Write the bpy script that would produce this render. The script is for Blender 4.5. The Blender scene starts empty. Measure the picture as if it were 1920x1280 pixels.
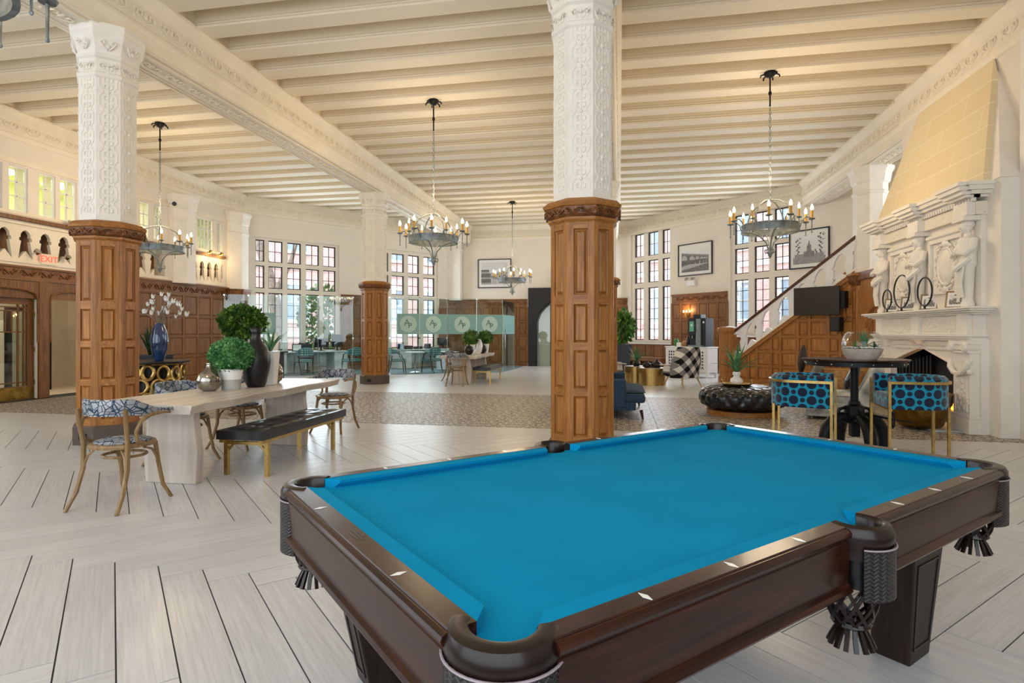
import bpy, math, random
from mathutils import Matrix, Vector
S=bpy.context.scene; COL=S.collection; R=random.Random(7)
PI=math.pi; rad=math.radians; cos=math.cos; sin=math.sin
# ---------------------------------------------------------------- camera, world, lights, exposure
cam=bpy.data.objects.new('camera',bpy.data.cameras.new('camera')); COL.objects.link(cam)
cam.location=(0,0,1.4); cam.rotation_euler=(PI/2,0,rad(10.5))
cam.data.sensor_width=36; cam.data.lens=36*1090/1920; cam.data.shift_y=-16/1920
cam.data.clip_start=0.05; cam.data.clip_end=200; S.camera=cam
W=bpy.data.worlds.new('sky'); S.world=W; W.use_nodes=True
W.node_tree.nodes['Background'].inputs[0].default_value=(0.80,0.90,1.0,1)
W.node_tree.nodes['Background'].inputs[1].default_value=5.0
S.view_settings.view_transform='Standard'; S.view_settings.look='None'; S.view_settings.gamma=1
S.view_settings.use_curve_mapping=False; S.view_settings.exposure=-0.07
S.cycles.max_bounces=8; S.cycles.diffuse_bounces=5; S.cycles.transparent_max_bounces=24; S.cycles.sample_clamp_indirect=6
S.cycles.use_denoising=True
def area(name,loc,rot,sx,sy,w,col):
    l=bpy.data.lights.new(name,'AREA'); l.shape='RECTANGLE'; l.size=sx; l.size_y=sy; l.energy=w; l.color=col
    o=bpy.data.objects.new(name,l); COL.objects.link(o); o.location=loc; o.rotation_euler=rot; return o
def point(name,loc,w,col,r=.1):
    l=bpy.data.lights.new(name,'POINT'); l.energy=w; l.color=col; l.shadow_soft_size=r
    o=bpy.data.objects.new(name,l); COL.objects.link(o); o.location=loc; return o
DAY=(0.80,0.90,1.0); WARM=(1.0,0.76,0.47)
area('window_daylight',(-3.5,-2.4,2.9),(rad(90),0,0),14,4.6,640,DAY)          # tall windows of the wall behind the camera
area('side_daylight',(-12.0,3.0,2.6),(rad(90),0,rad(-90)),6,3.4,170,DAY)       # windows further along the left wall
area('stair_daylight',(8.8,13.6,3.6),(rad(90),0,rad(110)),3,4,140,DAY)
# daylight entering through the four tall windows of the far bays
for nm,(lx,ly),rz_,w_,p_ in (('bay_daylight_1',(-11.05,18.85),-127.5,2.8,170),('bay_daylight_2',(-8.15,22.6),-127.5,2.6,130),('bay_daylight_3',(1.0,23.5),135,1.9,130),('bay_daylight_4',(4.4,20.1),135,2.0,170)):
    area(nm,(lx,ly,2.9),(rad(90),0,rad(rz_)+PI if False else rad(rz_)),w_,3.6,p_,DAY)
# ---------------------------------------------------------------- materials
def hx(h): 
    c=[int(h[i:i+2],16)/255 for i in (0,2,4)]
    return tuple((x/12.92 if x<=.04045 else ((x+.055)/1.055)**2.4) for x in c)+(1,)
class N:
    def __init__(s,name):
        s.m=bpy.data.materials.new(name); s.m.use_nodes=True; s.t=s.m.node_tree; s.b=s.t.nodes['Principled BSDF']; s.out=s.t.nodes['Material Output']
    def n(s,typ,**k):
        x=s.t.nodes.new('ShaderNode'+typ)
        for a,v in k.items(): setattr(x,a,v)
        return x
    def l(s,a,b): s.t.links.new(a,b)
    def val(s,inp,v):
        if hasattr(v,'is_output') or isinstance(v,bpy.types.NodeSocket): s.l(v,inp)
        else: inp.default_value=v
    def math(s,op,a,b=0.0,c=None):
        x=s.n('Math',operation=op); s.val(x.inputs[0],a); s.val(x.inputs[1],b)
        if c is not None: s.val(x.inputs[2],c)
        return x.outputs[0]
    def co(s,kind='Object',scale=(1,1,1),rot=(0,0,0)):
        t=s.n('TexCoord'); mp=s.n('Mapping'); s.l(t.outputs[kind],mp.inputs[0]); mp.inputs['Scale'].default_value=scale; mp.inputs['Rotation'].default_value=rot
        return mp.outputs[0]
    def sep(s,v):
        x=s.n('SeparateXYZ'); s.l(v,x.inputs[0]); return x.outputs
    def comb(s,a,b,c=0.0):
        x=s.n('CombineXYZ'); s.val(x.inputs[0],a); s.val(x.inputs[1],b); s.val(x.inputs[2],c); return x.outputs[0]
    def noise(s,co,scale,detail=3,rough=.5,dist=0):
        x=s.n('TexNoise'); s.l(co,x.inputs['Vector']); x.inputs['Scale'].default_value=scale; x.inputs['Detail'].default_value=detail; x.inputs['Roughness'].default_value=rough; x.inputs['Distortion'].default_value=dist
        return x.outputs[0]
    def vor(s,co,scale,feature='F1',rnd=1.0):
        x=s.n('TexVoronoi',feature=feature); s.l(co,x.inputs['Vector']); x.inputs['Scale'].default_value=scale; x.inputs['Randomness'].default_value=rnd; return x.outputs['Distance']
    def ramp(s,f,stops,interp='LINEAR'):
        x=s.n('ValToRGB'); x.color_ramp.interpolation=interp; e=x.color_ramp.elements
        while len(e)<len(stops): e.new(.5)
        for q,(p,c) in zip(e,stops): q.position=p; q.color=hx(c) if isinstance(c,str) else c
        s.l(f,x.inputs[0]); return x.outputs[0]
    def mix(s,f,a,b,mode='MIX'):
        x=s.n('Mix',data_type='RGBA',blend_type=mode); s.val(x.inputs[0],f)
        for i,v in ((6,a),(7,b)):
            if isinstance(v,str): v=hx(v)
            s.val(x.inputs[i],v)
        return x.outputs[2]
    def col(s,c): s.val(s.b.inputs['Base Color'],hx(c) if isinstance(c,str) else c); return s
    def pr(s,rough=.5,metal=0,spec=.5,coat=0,sheen=0):
        i=s.b.inputs; i['Roughness'].default_value=rough; i['Metallic'].default_value=metal; i['Specular IOR Level'].default_value=spec; i['Coat Weight'].default_value=coat; i['Coat Roughness'].default_value=.08; i['Sheen Weight'].default_value=sheen; return s
    def bump(s,h,st=.3,d=.01):
        x=s.n('Bump'); x.inputs['Strength'].default_value=st; x.inputs['Distance'].default_value=d; s.l(h,x.inputs['Height']); s.l(x.outputs[0],s.b.inputs['Normal']); return s
def plain(name,c,rough=.5,metal=0,var=.06,scale=6,bump=0,coat=0,spec=.5,sheen=0):
    k=N(name); co=k.co(); n=k.noise(co,scale,4)
    r=hx(c); lo=tuple(x*(1-var*2) for x in r[:3])+(1,); hi=tuple(min(1,x*(1+var*2)) for x in r[:3])+(1,)
    k.col(k.ramp(n,[(.3,lo),(.7,hi)])); k.pr(rough,metal,spec,coat,sheen)
    if bump: k.bump(k.noise(co,scale*12,3),bump,.004)
    return k.m
def wood(name,a,b,c,rough=.45,axis=2,sc=1.0,coat=0,piece=.25,ring=14):
    k=N(name); sca=[22*sc,22*sc,22*sc]; sca[axis]=1.3*sc
    info=k.n('ObjectInfo'); t=k.n('TexCoord'); ad=k.n('VectorMath',operation='ADD'); k.l(t.outputs['Object'],ad.inputs[0])
    rv=k.comb(k.math('MULTIPLY',info.outputs['Random'],9.0),k.math('MULTIPLY',info.outputs['Random'],5.0),k.math('MULTIPLY',info.outputs['Random'],13.0)); k.l(rv,ad.inputs[1])
    mp=k.n('Mapping'); k.l(ad.outputs[0],mp.inputs[0]); mp.inputs['Scale'].default_value=sca
    n=k.noise(mp.outputs[0],1.6,6,.62,.6)
    colr=k.ramp(n,[(.28,a),(.5,b),(.74,c)])
    h=k.n('HueSaturation'); k.l(colr,h.inputs['Color']); k.l(k.math('ADD',k.math('MULTIPLY',info.outputs['Random'],piece),1-piece/2),h.inputs['Value'])
    k.col(h.outputs[0]); k.pr(rough,0,.25 if 'mahog' in name or 'pool' in name else .4,coat); k.bump(n,.12,.003); return k.m
M={}
M['oak']=wood('oak','774a24','a0682f','bd8544',.42)
M['oakx']=wood('oak_rail','774a24','a0682f','bd8544',.42,0)
M['oakd']=wood('oak_dark','573519','7d5126','9a6c39',.45)
M['oakdx']=wood('oak_dark_rail','573519','7d5126','9a6c39',.45,0)
M['carve']=wood('carved_oak','3f2511','744520','9a622f',.4,2,.5)
M['base']=plain('column_base','55483f',.6)
M['white']=plain('white_plaster','efe9df',.6,0,.02,4,.05)
M['cream']=plain('cream_plaster','eee3cf',.6,0,.02,3,.04)
M['ceil']=plain('ceiling_paint','f0e6d2',.65,0,.02,2,.05)
M['wall']=plain('wall_paint','e9e0d3',.7,0,.015,2,.03)
M['hood']=plain('hood_paint','ecd9a6',.7,0,.02,2,.05)
def frieze(name,c,sc,st):
    k=N(name); co=k.co('Object'); n=k.noise(co,sc,2,.5,1.2); w=k.vor(co,sc*.9,'SMOOTH_F1'); h=k.math('ADD',k.math('MULTIPLY',n,.8),w)
    h2=k.math('SMOOTH_MIN',k.math('MULTIPLY',h,1.4),.95,.2); k.col(k.mix(k.math('MULTIPLY',n,.12),c,'b9a98c')); k.pr(.6); k.bump(h2,st,.03); return k.m
M['frieze']=frieze('frieze_plaster','eee4d2',9,.55)
M['relief']=frieze('relief_plaster','efe6d6',16,.8)
M['black_iron']=plain('black_iron','1a1c20',.45,.6,.1,9,.08)
M['iron']=plain('grey_iron','828b8d',.5,.55,.15,14,.1)
M['gold']=plain('brushed_gold','bfa062',.33,1,.08,20)
M['brass']=plain('aged_brass','8c6f33',.38,1,.2,9,.1)
M['chrome']=plain('chrome','c9ccd0',.12,1,.02)
M['silver']=plain('mercury_glass','9b968c',.14,.9,.3,12)
M['black']=plain('black_satin','101114',.35,0,.1)
M['blackmat']=plain('black_matte','15171b',.6,0,.1)
M['charcoal']=plain('charcoal_planter','2b2f38',.6,0,.1)
M['leather']=plain('black_leather','14161b',.28,0,.12,8,.12,.3)
M['brownleather']=plain('brown_leather','1d120e',.33,0,.2,14,.06,.1,.35)
M['glaze_blue']=plain('blue_glaze','1e3a66',.08,0,.35,5,0,.8)
M['glaze_white']=plain('white_glaze','f1f0ee',.2,0,.02,4,0,.4)
M['whitepaint']=plain('white_lacquer','e9e9ea',.4,0,.02)
M['silverdoor']=plain('white_laminate','d5dcdd',.45)
M['concrete']=plain('concrete','b4b3ae',.75,0,.08,12,.1)
M['candle']=plain('candle_sleeve','c79a3a',.5,0,.08)
M['terracotta']=plain('tan_wicker','a9814f',.7,0,.15,25,.4)
M['mahog']=wood('mahogany','1a0c07','2e150c','472012',.25,0,1,.1,.08)
M['mahogy']=wood('mahogany_end','1a0c07','2e150c','472012',.25,1,1,.1,.08)
M['legwood']=wood('pool_leg_wood','1d1510','2a1f18','372a20',.4,2,1,.0,.05)
M['bent']=wood('bentwood','6f5737','8d7049','a58a60',.38,2,.6)
M['white_oak']=wood('bleached_wood','b3a69a','cbc0b5','ddd6ce',.4,1,.22,.15,.05)
M['white_oakz']=wood('bleached_wood_leg','b0a294','c6baac','d9cfc4',.45,2,.2,0,.05)
M['stairrail']=wood('stair_rail','3a2114','512e1b','663c22',.35,0)
M['rubber']=plain('dark_rubber','222222',.8)
M['soil']=plain('soil','3a2c22',.9,0,.2,20,.3)
M['paper']=plain('paper_mat','eceae6',.8,0,.01)
M['stitch']=plain('stitching','9c8f96',.7)
M['red']=plain('red_plastic','b01820',.4)
M['teal_glass']=None
def leafm(name,a,b,c):
    k=N(name); n=k.noise(k.co('Object'),7,3); k.col(k.ramp(n,[(.3,a),(.5,b),(.72,c)])); k.pr(.5,0,.35); return k.m
M['leaf']=leafm('boxwood_leaf','2a5a30','4a8549','86b878')
M['leaf2']=leafm('shrub_leaf','20431a','446f2a','86a848')
M['leaf3']=leafm('dark_leaf','16281a','29452b','4a6a44')
M['agave']=leafm('agave_leaf','2f5a3c','4f8457','8fb184')
def emis(name,c,s):
    k=N(name); k.b.inputs['Base Color'].default_value=hx(c); k.b.inputs['Emission Color'].default_value=hx(c); k.b.inputs['Emission Strength'].default_value=s; return k.m
M['bulb']=emis('candle_bulb','ffd9a0',26)
M['exitred']=emis('exit_letters','ff3d22',2.2)
M['screen']=emis('lit_screen','5fb287',.5)
M['panelamp']=emis('ceiling_lamp','fbffe0',7)
M['spot']=emis('spot_lens','ffe2a8',12)
M['flame']=emis('flame','ff8a2a',5)
def glassm(name,tint,gl=.1,rough=.02,fs=.8):
    k=N(name); t=k.t; t.nodes.remove(k.b)
    tr=k.n('BsdfTransparent'); tr.inputs[0].default_value=tint; g=k.n('BsdfGlossy'); g.inputs['Roughness'].default_value=rough; g.inputs[0].default_value=(1,1,1,1)
    lw=k.n('LayerWeight'); lw.inputs[0].default_value=.25; f=k.math('MULTIPLY',lw.outputs['Fresnel'],1.0); f=k.math('ADD',k.math('MULTIPLY',f,fs),gl)
    mx=k.n('MixShader'); k.l(f,mx.inputs[0]); k.l(tr.outputs[0],mx.inputs[1]); k.l(g.outputs[0],mx.inputs[2]); k.l(mx.outputs[0],k.out.inputs[0]); return k.m
M['glass']=glassm('window_glass',(.97,.98,1,1),.02)
M['pglass']=glassm('partition_glass',(.90,.96,.95,1),.03)
M['bowl']=glassm('bowl_glass',(.97,.985,.985,1),.01,.01,.28)
def frost(name,c,al):
    k=N(name); t=k.t; k.col(c); k.pr(.6); tr=k.n('BsdfTransparent'); mx=k.n('MixShader'); mx.inputs[0].default_value=al; k.l(tr.outputs[0],mx.inputs[1]); k.l(k.b.outputs[0],mx.inputs[2]); k.l(mx.outputs[0],k.out.inputs[0]); return k.m
M['band']=frost('frosted_band','8fbcb8',.86); M['disc']=frost('frosted_disc','c2dfd6',.9); M['logo']=plain('logo_ink','4f8078',.6)
# vertex-colour print
def printm(name):
    k=N(name); a=k.n('VertexColor'); a.layer_name='Col'; k.l(a.outputs[0],k.b.inputs['Base Color']); k.pr(.35,0,.4); return k.m
M['print']=printm('photo_print')
def cloth():
    k=N('pool_cloth'); co=k.co(); n=k.noise(co,3,4); n2=k.noise(co,420,2); k.col(k.mix(k.math('MULTIPLY',n2,.18),k.ramp(n,[(.3,'0084b4'),(.7,'028fc0')]),'2f9cc0')); k.pr(.95,0,.05,0,0)
    v=k.vor(co,26); k.bump(n2,.15,.001); return k.m
M['cloth']=cloth()
def plank():
    k=N('plank_tile'); info=k.n('ObjectInfo'); t=k.n('TexCoord'); ad=k.n('VectorMath',operation='ADD'); k.l(t.outputs['Object'],ad.inputs[0]); k.l(k.comb(k.math('MULTIPLY',info.outputs['Random'],17.0),k.math('MULTIPLY',info.outputs['Random'],31.0)),ad.inputs[1])
    mp=k.n('Mapping'); k.l(ad.outputs[0],mp.inputs[0]); mp.inputs['Scale'].default_value=(1.2,38,1)
    n=k.noise(mp.outputs[0],1.5,6,.7,.4); c=k.ramp(n,[(.25,'b6b6b9'),(.5,'cacacc'),(.75,'dadadb')])
    h=k.n('HueSaturation'); k.l(c,h.inputs['Color']); k.l(k.math('ADD',k.math('MULTIPLY',info.outputs['Random'],.09),.955),h.inputs['Value']); k.col(h.outputs[0]); k.pr(.3,0,.45); k.bump(n,.06,.002); return k.m
M['plank']=plank(); M['grout']=plain('grout','3d3a38',.9)
def mosaic():
    k=N('patterned_tile'); co=k.co('Object'); x,y,z=k.sep(co)
    px=k.math('PINGPONG',x,.3); py=k.math('PINGPONG',y,.3)
    v=k.comb(px,py); n=k.noise(v,5.5,1,.4,1.6); w=k.math('SINE',k.math('MULTIPLY',n,46.0))
    base=k.ramp(k.math('ADD',k.math('MULTIPLY',w,.5),.5),[(.48,'3b3633'),(.60,'c9c0b4')]); nn=k.noise(co,1.2,3)
    k.col(k.mix(k.math('MULTIPLY',nn,.25),base,'a79b8d')); k.pr(.42,0,.4); return k.m
M['mosaic']=mosaic()
def dots():
    k=N('dotted_velvet'); t=k.n('TexCoord'); x,y,z=k.sep(t.outputs['UV']); P=.175
    def dd(ox,oy,r,py):
        a=k.math('SUBTRACT',k.math('FRACT',k.math('ADD',k.math('DIVIDE',x,P),ox)),.5); b=k.math('SUBTRACT',k.math('FRACT',k.math('ADD',k.math('DIVIDE',y,py),oy)),.5)
        b=k.math('MULTIPLY',b,py/P); d=k.math('SQRT',k.math('ADD',k.math('MULTIPLY',a,a),k.math('MULTIPLY',b,b))); return k.math('LESS_THAN',d,r)
    py=.17
    m=k.math('MAXIMUM',k.math('MAXIMUM',dd(0,0,.27,py),dd(.5,.5,.27,py)),k.math('MAXIMUM',dd(.5,0,.14,py),dd(0,.5,.14,py)))
    k.col(k.mix(m,'0b86a8','0e1c33')); k.pr(.75,0,.2,0,.4); return k.m
M['dots']=dots()
def branches(name,base,line,sc,w):
    k=N(name); co=k.co('Object',(1,1,1.4)); e=k.vor(co,sc,'DISTANCE_TO_EDGE'); m=k.math('LESS_THAN',e,w); e2=k.vor(k.co('Object',(1.3,.8,1),(.5,.4,.2)),sc*.8,'DISTANCE_TO_EDGE'); m=k.math('MAXIMUM',m,k.math('LESS_THAN',e2,w)); n=k.noise(co,5,2)
    k.col(k.mix(m,k.ramp(n,[(.35,base),(.6,'8e8f92')]),line)); k.pr(.7); return k.m
M['branch']=branches('branch_fabric','bcbfc5','10304a',14,.042)
def gingham():
    k=N('checked_fabric'); co=k.co('Object',(1,1,1),(0,rad(45),0)); x,y,z=k.sep(co); P=.27
    a=k.math('GREATER_THAN',k.math('FRACT',k.math('DIVIDE',k.math('ADD',x,5.0),P)),.5); b=k.math('GREATER_THAN',k.math('FRACT',k.math('DIVIDE',k.math('ADD',z,5.0),P)),.5)
    k.col(k.ramp(k.math('MULTIPLY',k.math('ADD',a,b),.5),[(0,'17181c'),(.4,'807f80'),(.8,'dedbd5')],'CONSTANT')); k.pr(.85,0,.2); return k.m
M['gingham']=gingham()
M['denim']=plain('blue_tweed','34465a',.9,0,.25,60,.3,0,.2)
M['velvet']=plain('grey_velvet','a6a7a3',.7,0,.3,5,.1,0,.3,.3)
M['greenvelvet']=plain('grey_green_velvet','6f6f63',.7,0,.25,6,.1,0,.3,.3)
M['pillow']=plain('dark_brown_cushion','2d211c',.8)
def trellis():
    k=N('teal_trellis_fabric'); co=k.co('Object'); x,y,z=k.sep(co); u=k.math('ADD',x,y); a=k.math('SINE',k.math('MULTIPLY',k.math('ADD',u,z),42.0)); b=k.math('SINE',k.math('MULTIPLY',k.math('SUBTRACT',u,z),42.0)); m=k.math('GREATER_THAN',k.math('MULTIPLY',a,b),.35); k.col(k.mix(m,'3d7075','a9c0b4')); k.pr(.8); return k.m
M['trellis']=trellis()
def brick():
    k=N('red_brick'); b=k.n('TexBrick'); k.l(k.co('Object',(1,1,1),(rad(90),0,0)),b.inputs[0]); b.inputs['Color1'].default_value=hx('b98a80'); b.inputs['Color2'].default_value=hx('cda59b'); b.inputs['Mortar'].default_value=hx('e0d6d0'); b.inputs['Scale'].default_value=4; k.l(b.outputs[0],k.b.inputs['Base Color']); k.pr(.9); return k.m
M['brick']=brick(); M['stone']=plain('pale_stone','d9d4cb',.8); M['extglass']=plain('dark_window','8fa0ac',.3); M['bark']=plain('tree_bark','8b7d70',.9,0,.2,8,.5)
M['carpet']=plain('teal_carpet','5f7b82',.95,0,.1,30); M['greenwall']=plain('green_room_wall','d6d8a6',.8)
def weave():
    k=N('woven_leather'); t=k.n('TexCoord'); x,y,z=k.sep(t.outputs['UV']); a=k.math('SINE',k.math('MULTIPLY',x,500.0)); c=k.math('ABSOLUTE',k.math('SUBTRACT',k.math('FRACT',k.math('MULTIPLY',x,40.0)),.5)); b=k.math('SINE',k.math('ADD',k.math('MULTIPLY',y,520.0),k.math('MULTIPLY',c,9.0)))
    k.col(k.ramp(k.math('ADD',k.math('MULTIPLY',b,.5),.5),[(.2,'120f10'),(.7,'35302f')])); k.pr(.35); k.bump(b,.8,.003); return k.m
M['weave']=weave()
# ---------------------------------------------------------------- mesh building
class G:
    def __init__(s): s.v=[]; s.f=[]; s.uv={}; s.m=None; s.fc=[]
    def add(s,vs,fs,uv=None):
        o=len(s.v)
        for i,p in enumerate(vs):
            q=Vector(p)
            if s.m is not None: q=s.m@q
            s.v.append(q[:])
            if uv: s.uv[o+i]=uv[i]
        s.f+= [tuple(o+i for i in f) for f in fs]; return s
    def box(s,x0,x1,y0,y1,z0,z1):
        return s.add([(x0,y0,z0),(x1,y0,z0),(x1,y1,z0),(x0,y1,z0),(x0,y0,z1),(x1,y0,z1),(x1,y1,z1),(x0,y1,z1)],[(3,2,1,0),(4,5,6,7),(0,1,5,4),(1,2,6,5),(2,3,7,6),(3,0,4,7)])
    def hexa(s,a,b):  # two quads (bottom, top), 4 points each
        return s.add(list(a)+list(b),[(3,2,1,0),(4,5,6,7),(0,1,5,4),(1,2,6,5),(2,3,7,6),(3,0,4,7)])
    def prism(s,poly,t0,t1,pl='xy'):
        n=len(poly); mk={'xy':lambda a,b,t:(a,b,t),'xz':lambda a,b,t:(a,t,b),'yz':lambda a,b,t:(t,a,b)}[pl]
        vs=[mk(a,b,t0) for a,b in poly]+[mk(a,b,t1) for a,b in poly]
        return s.add(vs,[tuple(range(n))[::-1],tuple(range(n,2*n))]+[(i,(i+1)%n,n+(i+1)%n,n+i) for i in range(n)])
    def lathe(s,pr,n=20,c=(0,0,0),a0=0,a1=2*PI,sx=1,sy=1,cap=True):
        full=abs(a1-a0-2*PI)<1e-6; k=n if full else n+1; vs=[]
        for r,z in pr:
            for i in range(k):
                a=a0+(a1-a0)*i/n; vs.append((c[0]+r*cos(a)*sx,c[1]+r*sin(a)*sy,c[2]+z))
        fs=[]
        for j in range(len(pr)-1):
            for i in range(n):
                i2=(i+1)%k; fs.append((j*k+i,j*k+i2,(j+1)*k+i2,(j+1)*k+i))
        if full and cap:
            if pr[0][0]>1e-5: fs.append(tuple(range(k))[::-1])
            if pr[-1][0]>1e-5: fs.append(tuple(range((len(pr)-1)*k,len(pr)*k)))
        return s.add(vs,fs)
    def tube(s,pts,r,n=6,closed=False,sq=1.0):
        pts=[Vector(p) for p in pts]; m=len(pts); rs=r if isinstance(r,(list,tuple)) else [r]*m; vs=[]; up=None
        for i,p in enumerate(pts):
            if closed: d=pts[(i+1)%m]-pts[i-1]
            else: d=pts[min(i+1,m-1)]-pts[max(i-1,0)]
            if d.length<1e-9: d=Vector((0,0,1))
            d.normalize()
            if up is None: up=Vector((0,0,1)) if abs(d.z)<.9 else Vector((1,0,0))
            a=up-d*up.dot(d)
            if a.length<1e-4: a=Vector((1,0,0))-d*d.x
            a.normalize(); b=d.cross(a); up=a
            for j in range(n):
                t=2*PI*(j+.5)/n; vs.append(p+(a*cos(t)+b*sin(t)*sq)*rs[i])
        fs=[]
        for i in range(m if closed else m-1):
            for j in range(n): fs.append((i*n+j,i*n+(j+1)%n,((i+1)%m)*n+(j+1)%n,((i+1)%m)*n+j))
        if not closed: fs+= [tuple(range(n))[::-1],tuple(range((m-1)*n,m*n))]
        return s.add(vs,fs)
    def ball(s,c,r,n=10,k=6,sx=1,sy=1,sz=1):
        return s.lathe([(max(r*sin(PI*i/k),0.0) if 0<i<k else 0.0,-r*cos(PI*i/k)*sz) for i in range(k+1)],n,c,sx=sx,sy=sy)
    def ribbon(s,path,zb,zt,th,round_=.0):  # path [(x,y)], wall of thickness th to the LEFT of path; zb,zt lists or floats
        m=len(path); P=[Vector((a,b)) for a,b in path]; vs=[]; uv=[]; acc=0
        for i in range(m):
            d=(P[min(i+1,m-1)]-P[max(i-1,0)]).normalized(); nn=Vector((-d.y,d.x)); 
            if i: acc+=(P[i]-P[i-1]).length
            b=zb[i] if isinstance(zb,list) else zb; t=zt[i] if isinstance(zt,list) else zt; T=th[i] if isinstance(th,list) else th
            q=P[i]+nn*T; r=min(round_,T*.45,(t-b)*.45); A=P[i]+nn*r; Bq=q-nn*r
            sec=[(P[i],b),(P[i],t-r),(A,t),(Bq,t),(q,t-r),(q,b)] if r>0 else [(P[i],b),(P[i],t),(q,t),(q,b)]
            hh=0
            for j,(w,z) in enumerate(sec):
                if j: hh+=((w-sec[j-1][0]).length**2+(z-sec[j-1][1])**2)**.5
                vs.append((w.x,w.y,z)); uv.append((acc,hh+b))
        k=6 if round_>0 else 4; fs=[]
        for i in range(m-1):
            for j in range(k): fs.append((i*k+j,i*k+(j+1)%k,(i+1)*k+(j+1)%k,(i+1)*k+j))
        fs+= [tuple(range(k)),tuple(range((m-1)*k,m*k))[::-1]]
        return s.add(vs,fs,uv)
    def mesh(s,name):
        me=bpy.data.meshes.new(name); me.from_pydata(s.v,[],s.f)
        if s.uv:
            u=me.uv_layers.new(name='UV')
            for l in me.loops: u.data[l.index].uv=s.uv.get(l.vertex_index,(0,0))
        return me
    def build(s,name,mat,par=None,smooth=False,bevel=0,seg=2,loc=None,rot=None,kind=None,sub=0):
        me=s.mesh(name); me.materials.append(M[mat] if isinstance(mat,str) else mat)
        import bmesh
        bm=bmesh.new(); bm.from_mesh(me); bmesh.ops.recalc_face_normals(bm,faces=bm.faces); bm.to_mesh(me); bm.free()
        o=bpy.data.objects.new(name,me); COL.objects.link(o)
        if par: o.parent=par
        if smooth:
            for p in me.polygons: p.use_smooth=True
            if smooth!='all': me.set_sharp_from_angle(angle=rad(40))
        if bevel:
            b=o.modifiers.new('bevel','BEVEL'); b.width=bevel; b.segments=seg; b.limit_method='ANGLE'
        if sub:
            q=o.modifiers.new('sub','SUBSURF'); q.levels=sub; q.render_levels=sub
        if loc: o.location=loc
        if rot: o.rotation_euler=rot
        if kind: o['kind']=kind
        return o
def thing(name,label,cat,loc=(0,0,0),rz=0,group=None,kind=None):
    o=bpy.data.objects.new(name,None); COL.objects.link(o); o.location=loc; o.rotation_euler=(0,0,rz); o.empty_display_size=.1
    tag(o,label,cat,group,kind); return o
def tag(o,label=None,cat=None,group=None,kind=None):
    if label: o['label']=label
    if cat: o['category']=cat
    if group: o['group']=group
    if kind: o['kind']=kind
    return o
def inst(src,name,par,loc,rot=(0,0,0),sc=(1,1,1),mat=None):
    o=src.copy(); o.name=name; COL.objects.link(o); o.parent=par; o.location=loc; o.rotation_euler=rot; o.scale=sc; return o
def dup(root,loc,rz,label):
    r=root.copy(); COL.objects.link(r); r.location=loc; r.rotation_euler=(0,0,rz); r['label']=label
    for ch in list(root.children):
        c=ch.copy(); COL.objects.link(c); c.parent=r
        for g in ch.children:
            d=g.copy(); COL.objects.link(d); d.parent=c
    return r
def meshobj(me,name,par,mat,loc=(0,0,0),rot=(0,0,0),sc=(1,1,1)):
    o=bpy.data.objects.new(name,me); COL.objects.link(o); o.parent=par; o.location=loc; o.rotation_euler=rot; o.scale=sc
    if mat and not me.materials: me.materials.append(M[mat] if isinstance(mat,str) else mat)
    return o
def arc(cx,cy,r,a0,a1,n): return [(cx+r*cos(a0+(a1-a0)*i/n),cy+r*sin(a0+(a1-a0)*i/n)) for i in range(n+1)]
def raster(name,w,h,nx,ny,fn,par,loc,rot):  # flat print in the local xz plane, centred
    vs=[(-w/2+w*i/nx,0,-h/2+h*j/ny) for j in range(ny+1) for i in range(nx+1)]
    fs=[(j*(nx+1)+i,j*(nx+1)+i+1,(j+1)*(nx+1)+i+1,(j+1)*(nx+1)+i) for j in range(ny) for i in range(nx)]
    me=bpy.data.meshes.new(name); me.from_pydata(vs,[],fs); ca=me.color_attributes.new('Col','FLOAT_COLOR','CORNER')
    for p in me.polygons:
        j,i=divmod(p.index,nx); c=fn((i+.5)/nx,(j+.5)/ny); c=c if isinstance(c,tuple) else (c,c,c)
        for l in p.loop_indices: ca.data[l].color=c+(1,)
    me.materials.append(M['print']); o=bpy.data.objects.new(name,me); COL.objects.link(o); o.parent=par; o.location=loc; o.rotation_euler=rot; return o
def frame_pose(A,B):  # pose of a wall running A->B with the room on its left
    return (A[0],A[1],0),math.atan2(B[1]-A[1],B[0]-A[0]),math.hypot(B[0]-A[0],B[1]-A[1])
# unit raised panel: 1 x 1 in xz, bevelled toward +y
def panel_mesh(d=.02,b=.12):
    g=G(); g.add([(-.5,0,-.5),(.5,0,-.5),(.5,0,.5),(-.5,0,.5),(-.5+b,d,-.5+b),(.5-b,d,-.5+b),(.5-b,d,.5-b),(-.5+b,d,.5-b)],[(4,5,6,7),(0,1,5,4),(1,2,6,5),(2,3,7,6),(3,0,4,7)]); return g.mesh('panel')
PM={}
def panel(par,mat,x,y,z,w,h,d=.02,b=None,name='panel',rz=0):
    b=b or min(.035,w*.2)
    k=(round(w,3),round(h,3),d,mat)
    if k not in PM:
        hw,hh=w/2,h/2; g=G(); c=b*.35
        g.add([(-hw,0,-hh),(hw,0,-hh),(hw,0,hh),(-hw,0,hh),(-hw+c,-d*.5,-hh+c),(hw-c,-d*.5,-hh+c),(hw-c,-d*.5,hh-c),(-hw+c,-d*.5,hh-c),(-hw+b,d*.5,-hh+b),(hw-b,d*.5,-hh+b),(hw-b,d*.5,hh-b),(-hw+b,d*.5,hh-b)],
          [(8,9,10,11),(0,1,5,4),(1,2,6,5),(2,3,7,6),(3,0,4,7),(4,5,9,8),(5,6,10,9),(6,7,11,10),(7,4,8,11)])
        me=g.mesh('panel'); me.materials.append(M[mat]); PM[k]=me
    return meshobj(PM[k],name,par,None,(x,y,z),(0,0,rz))
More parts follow.
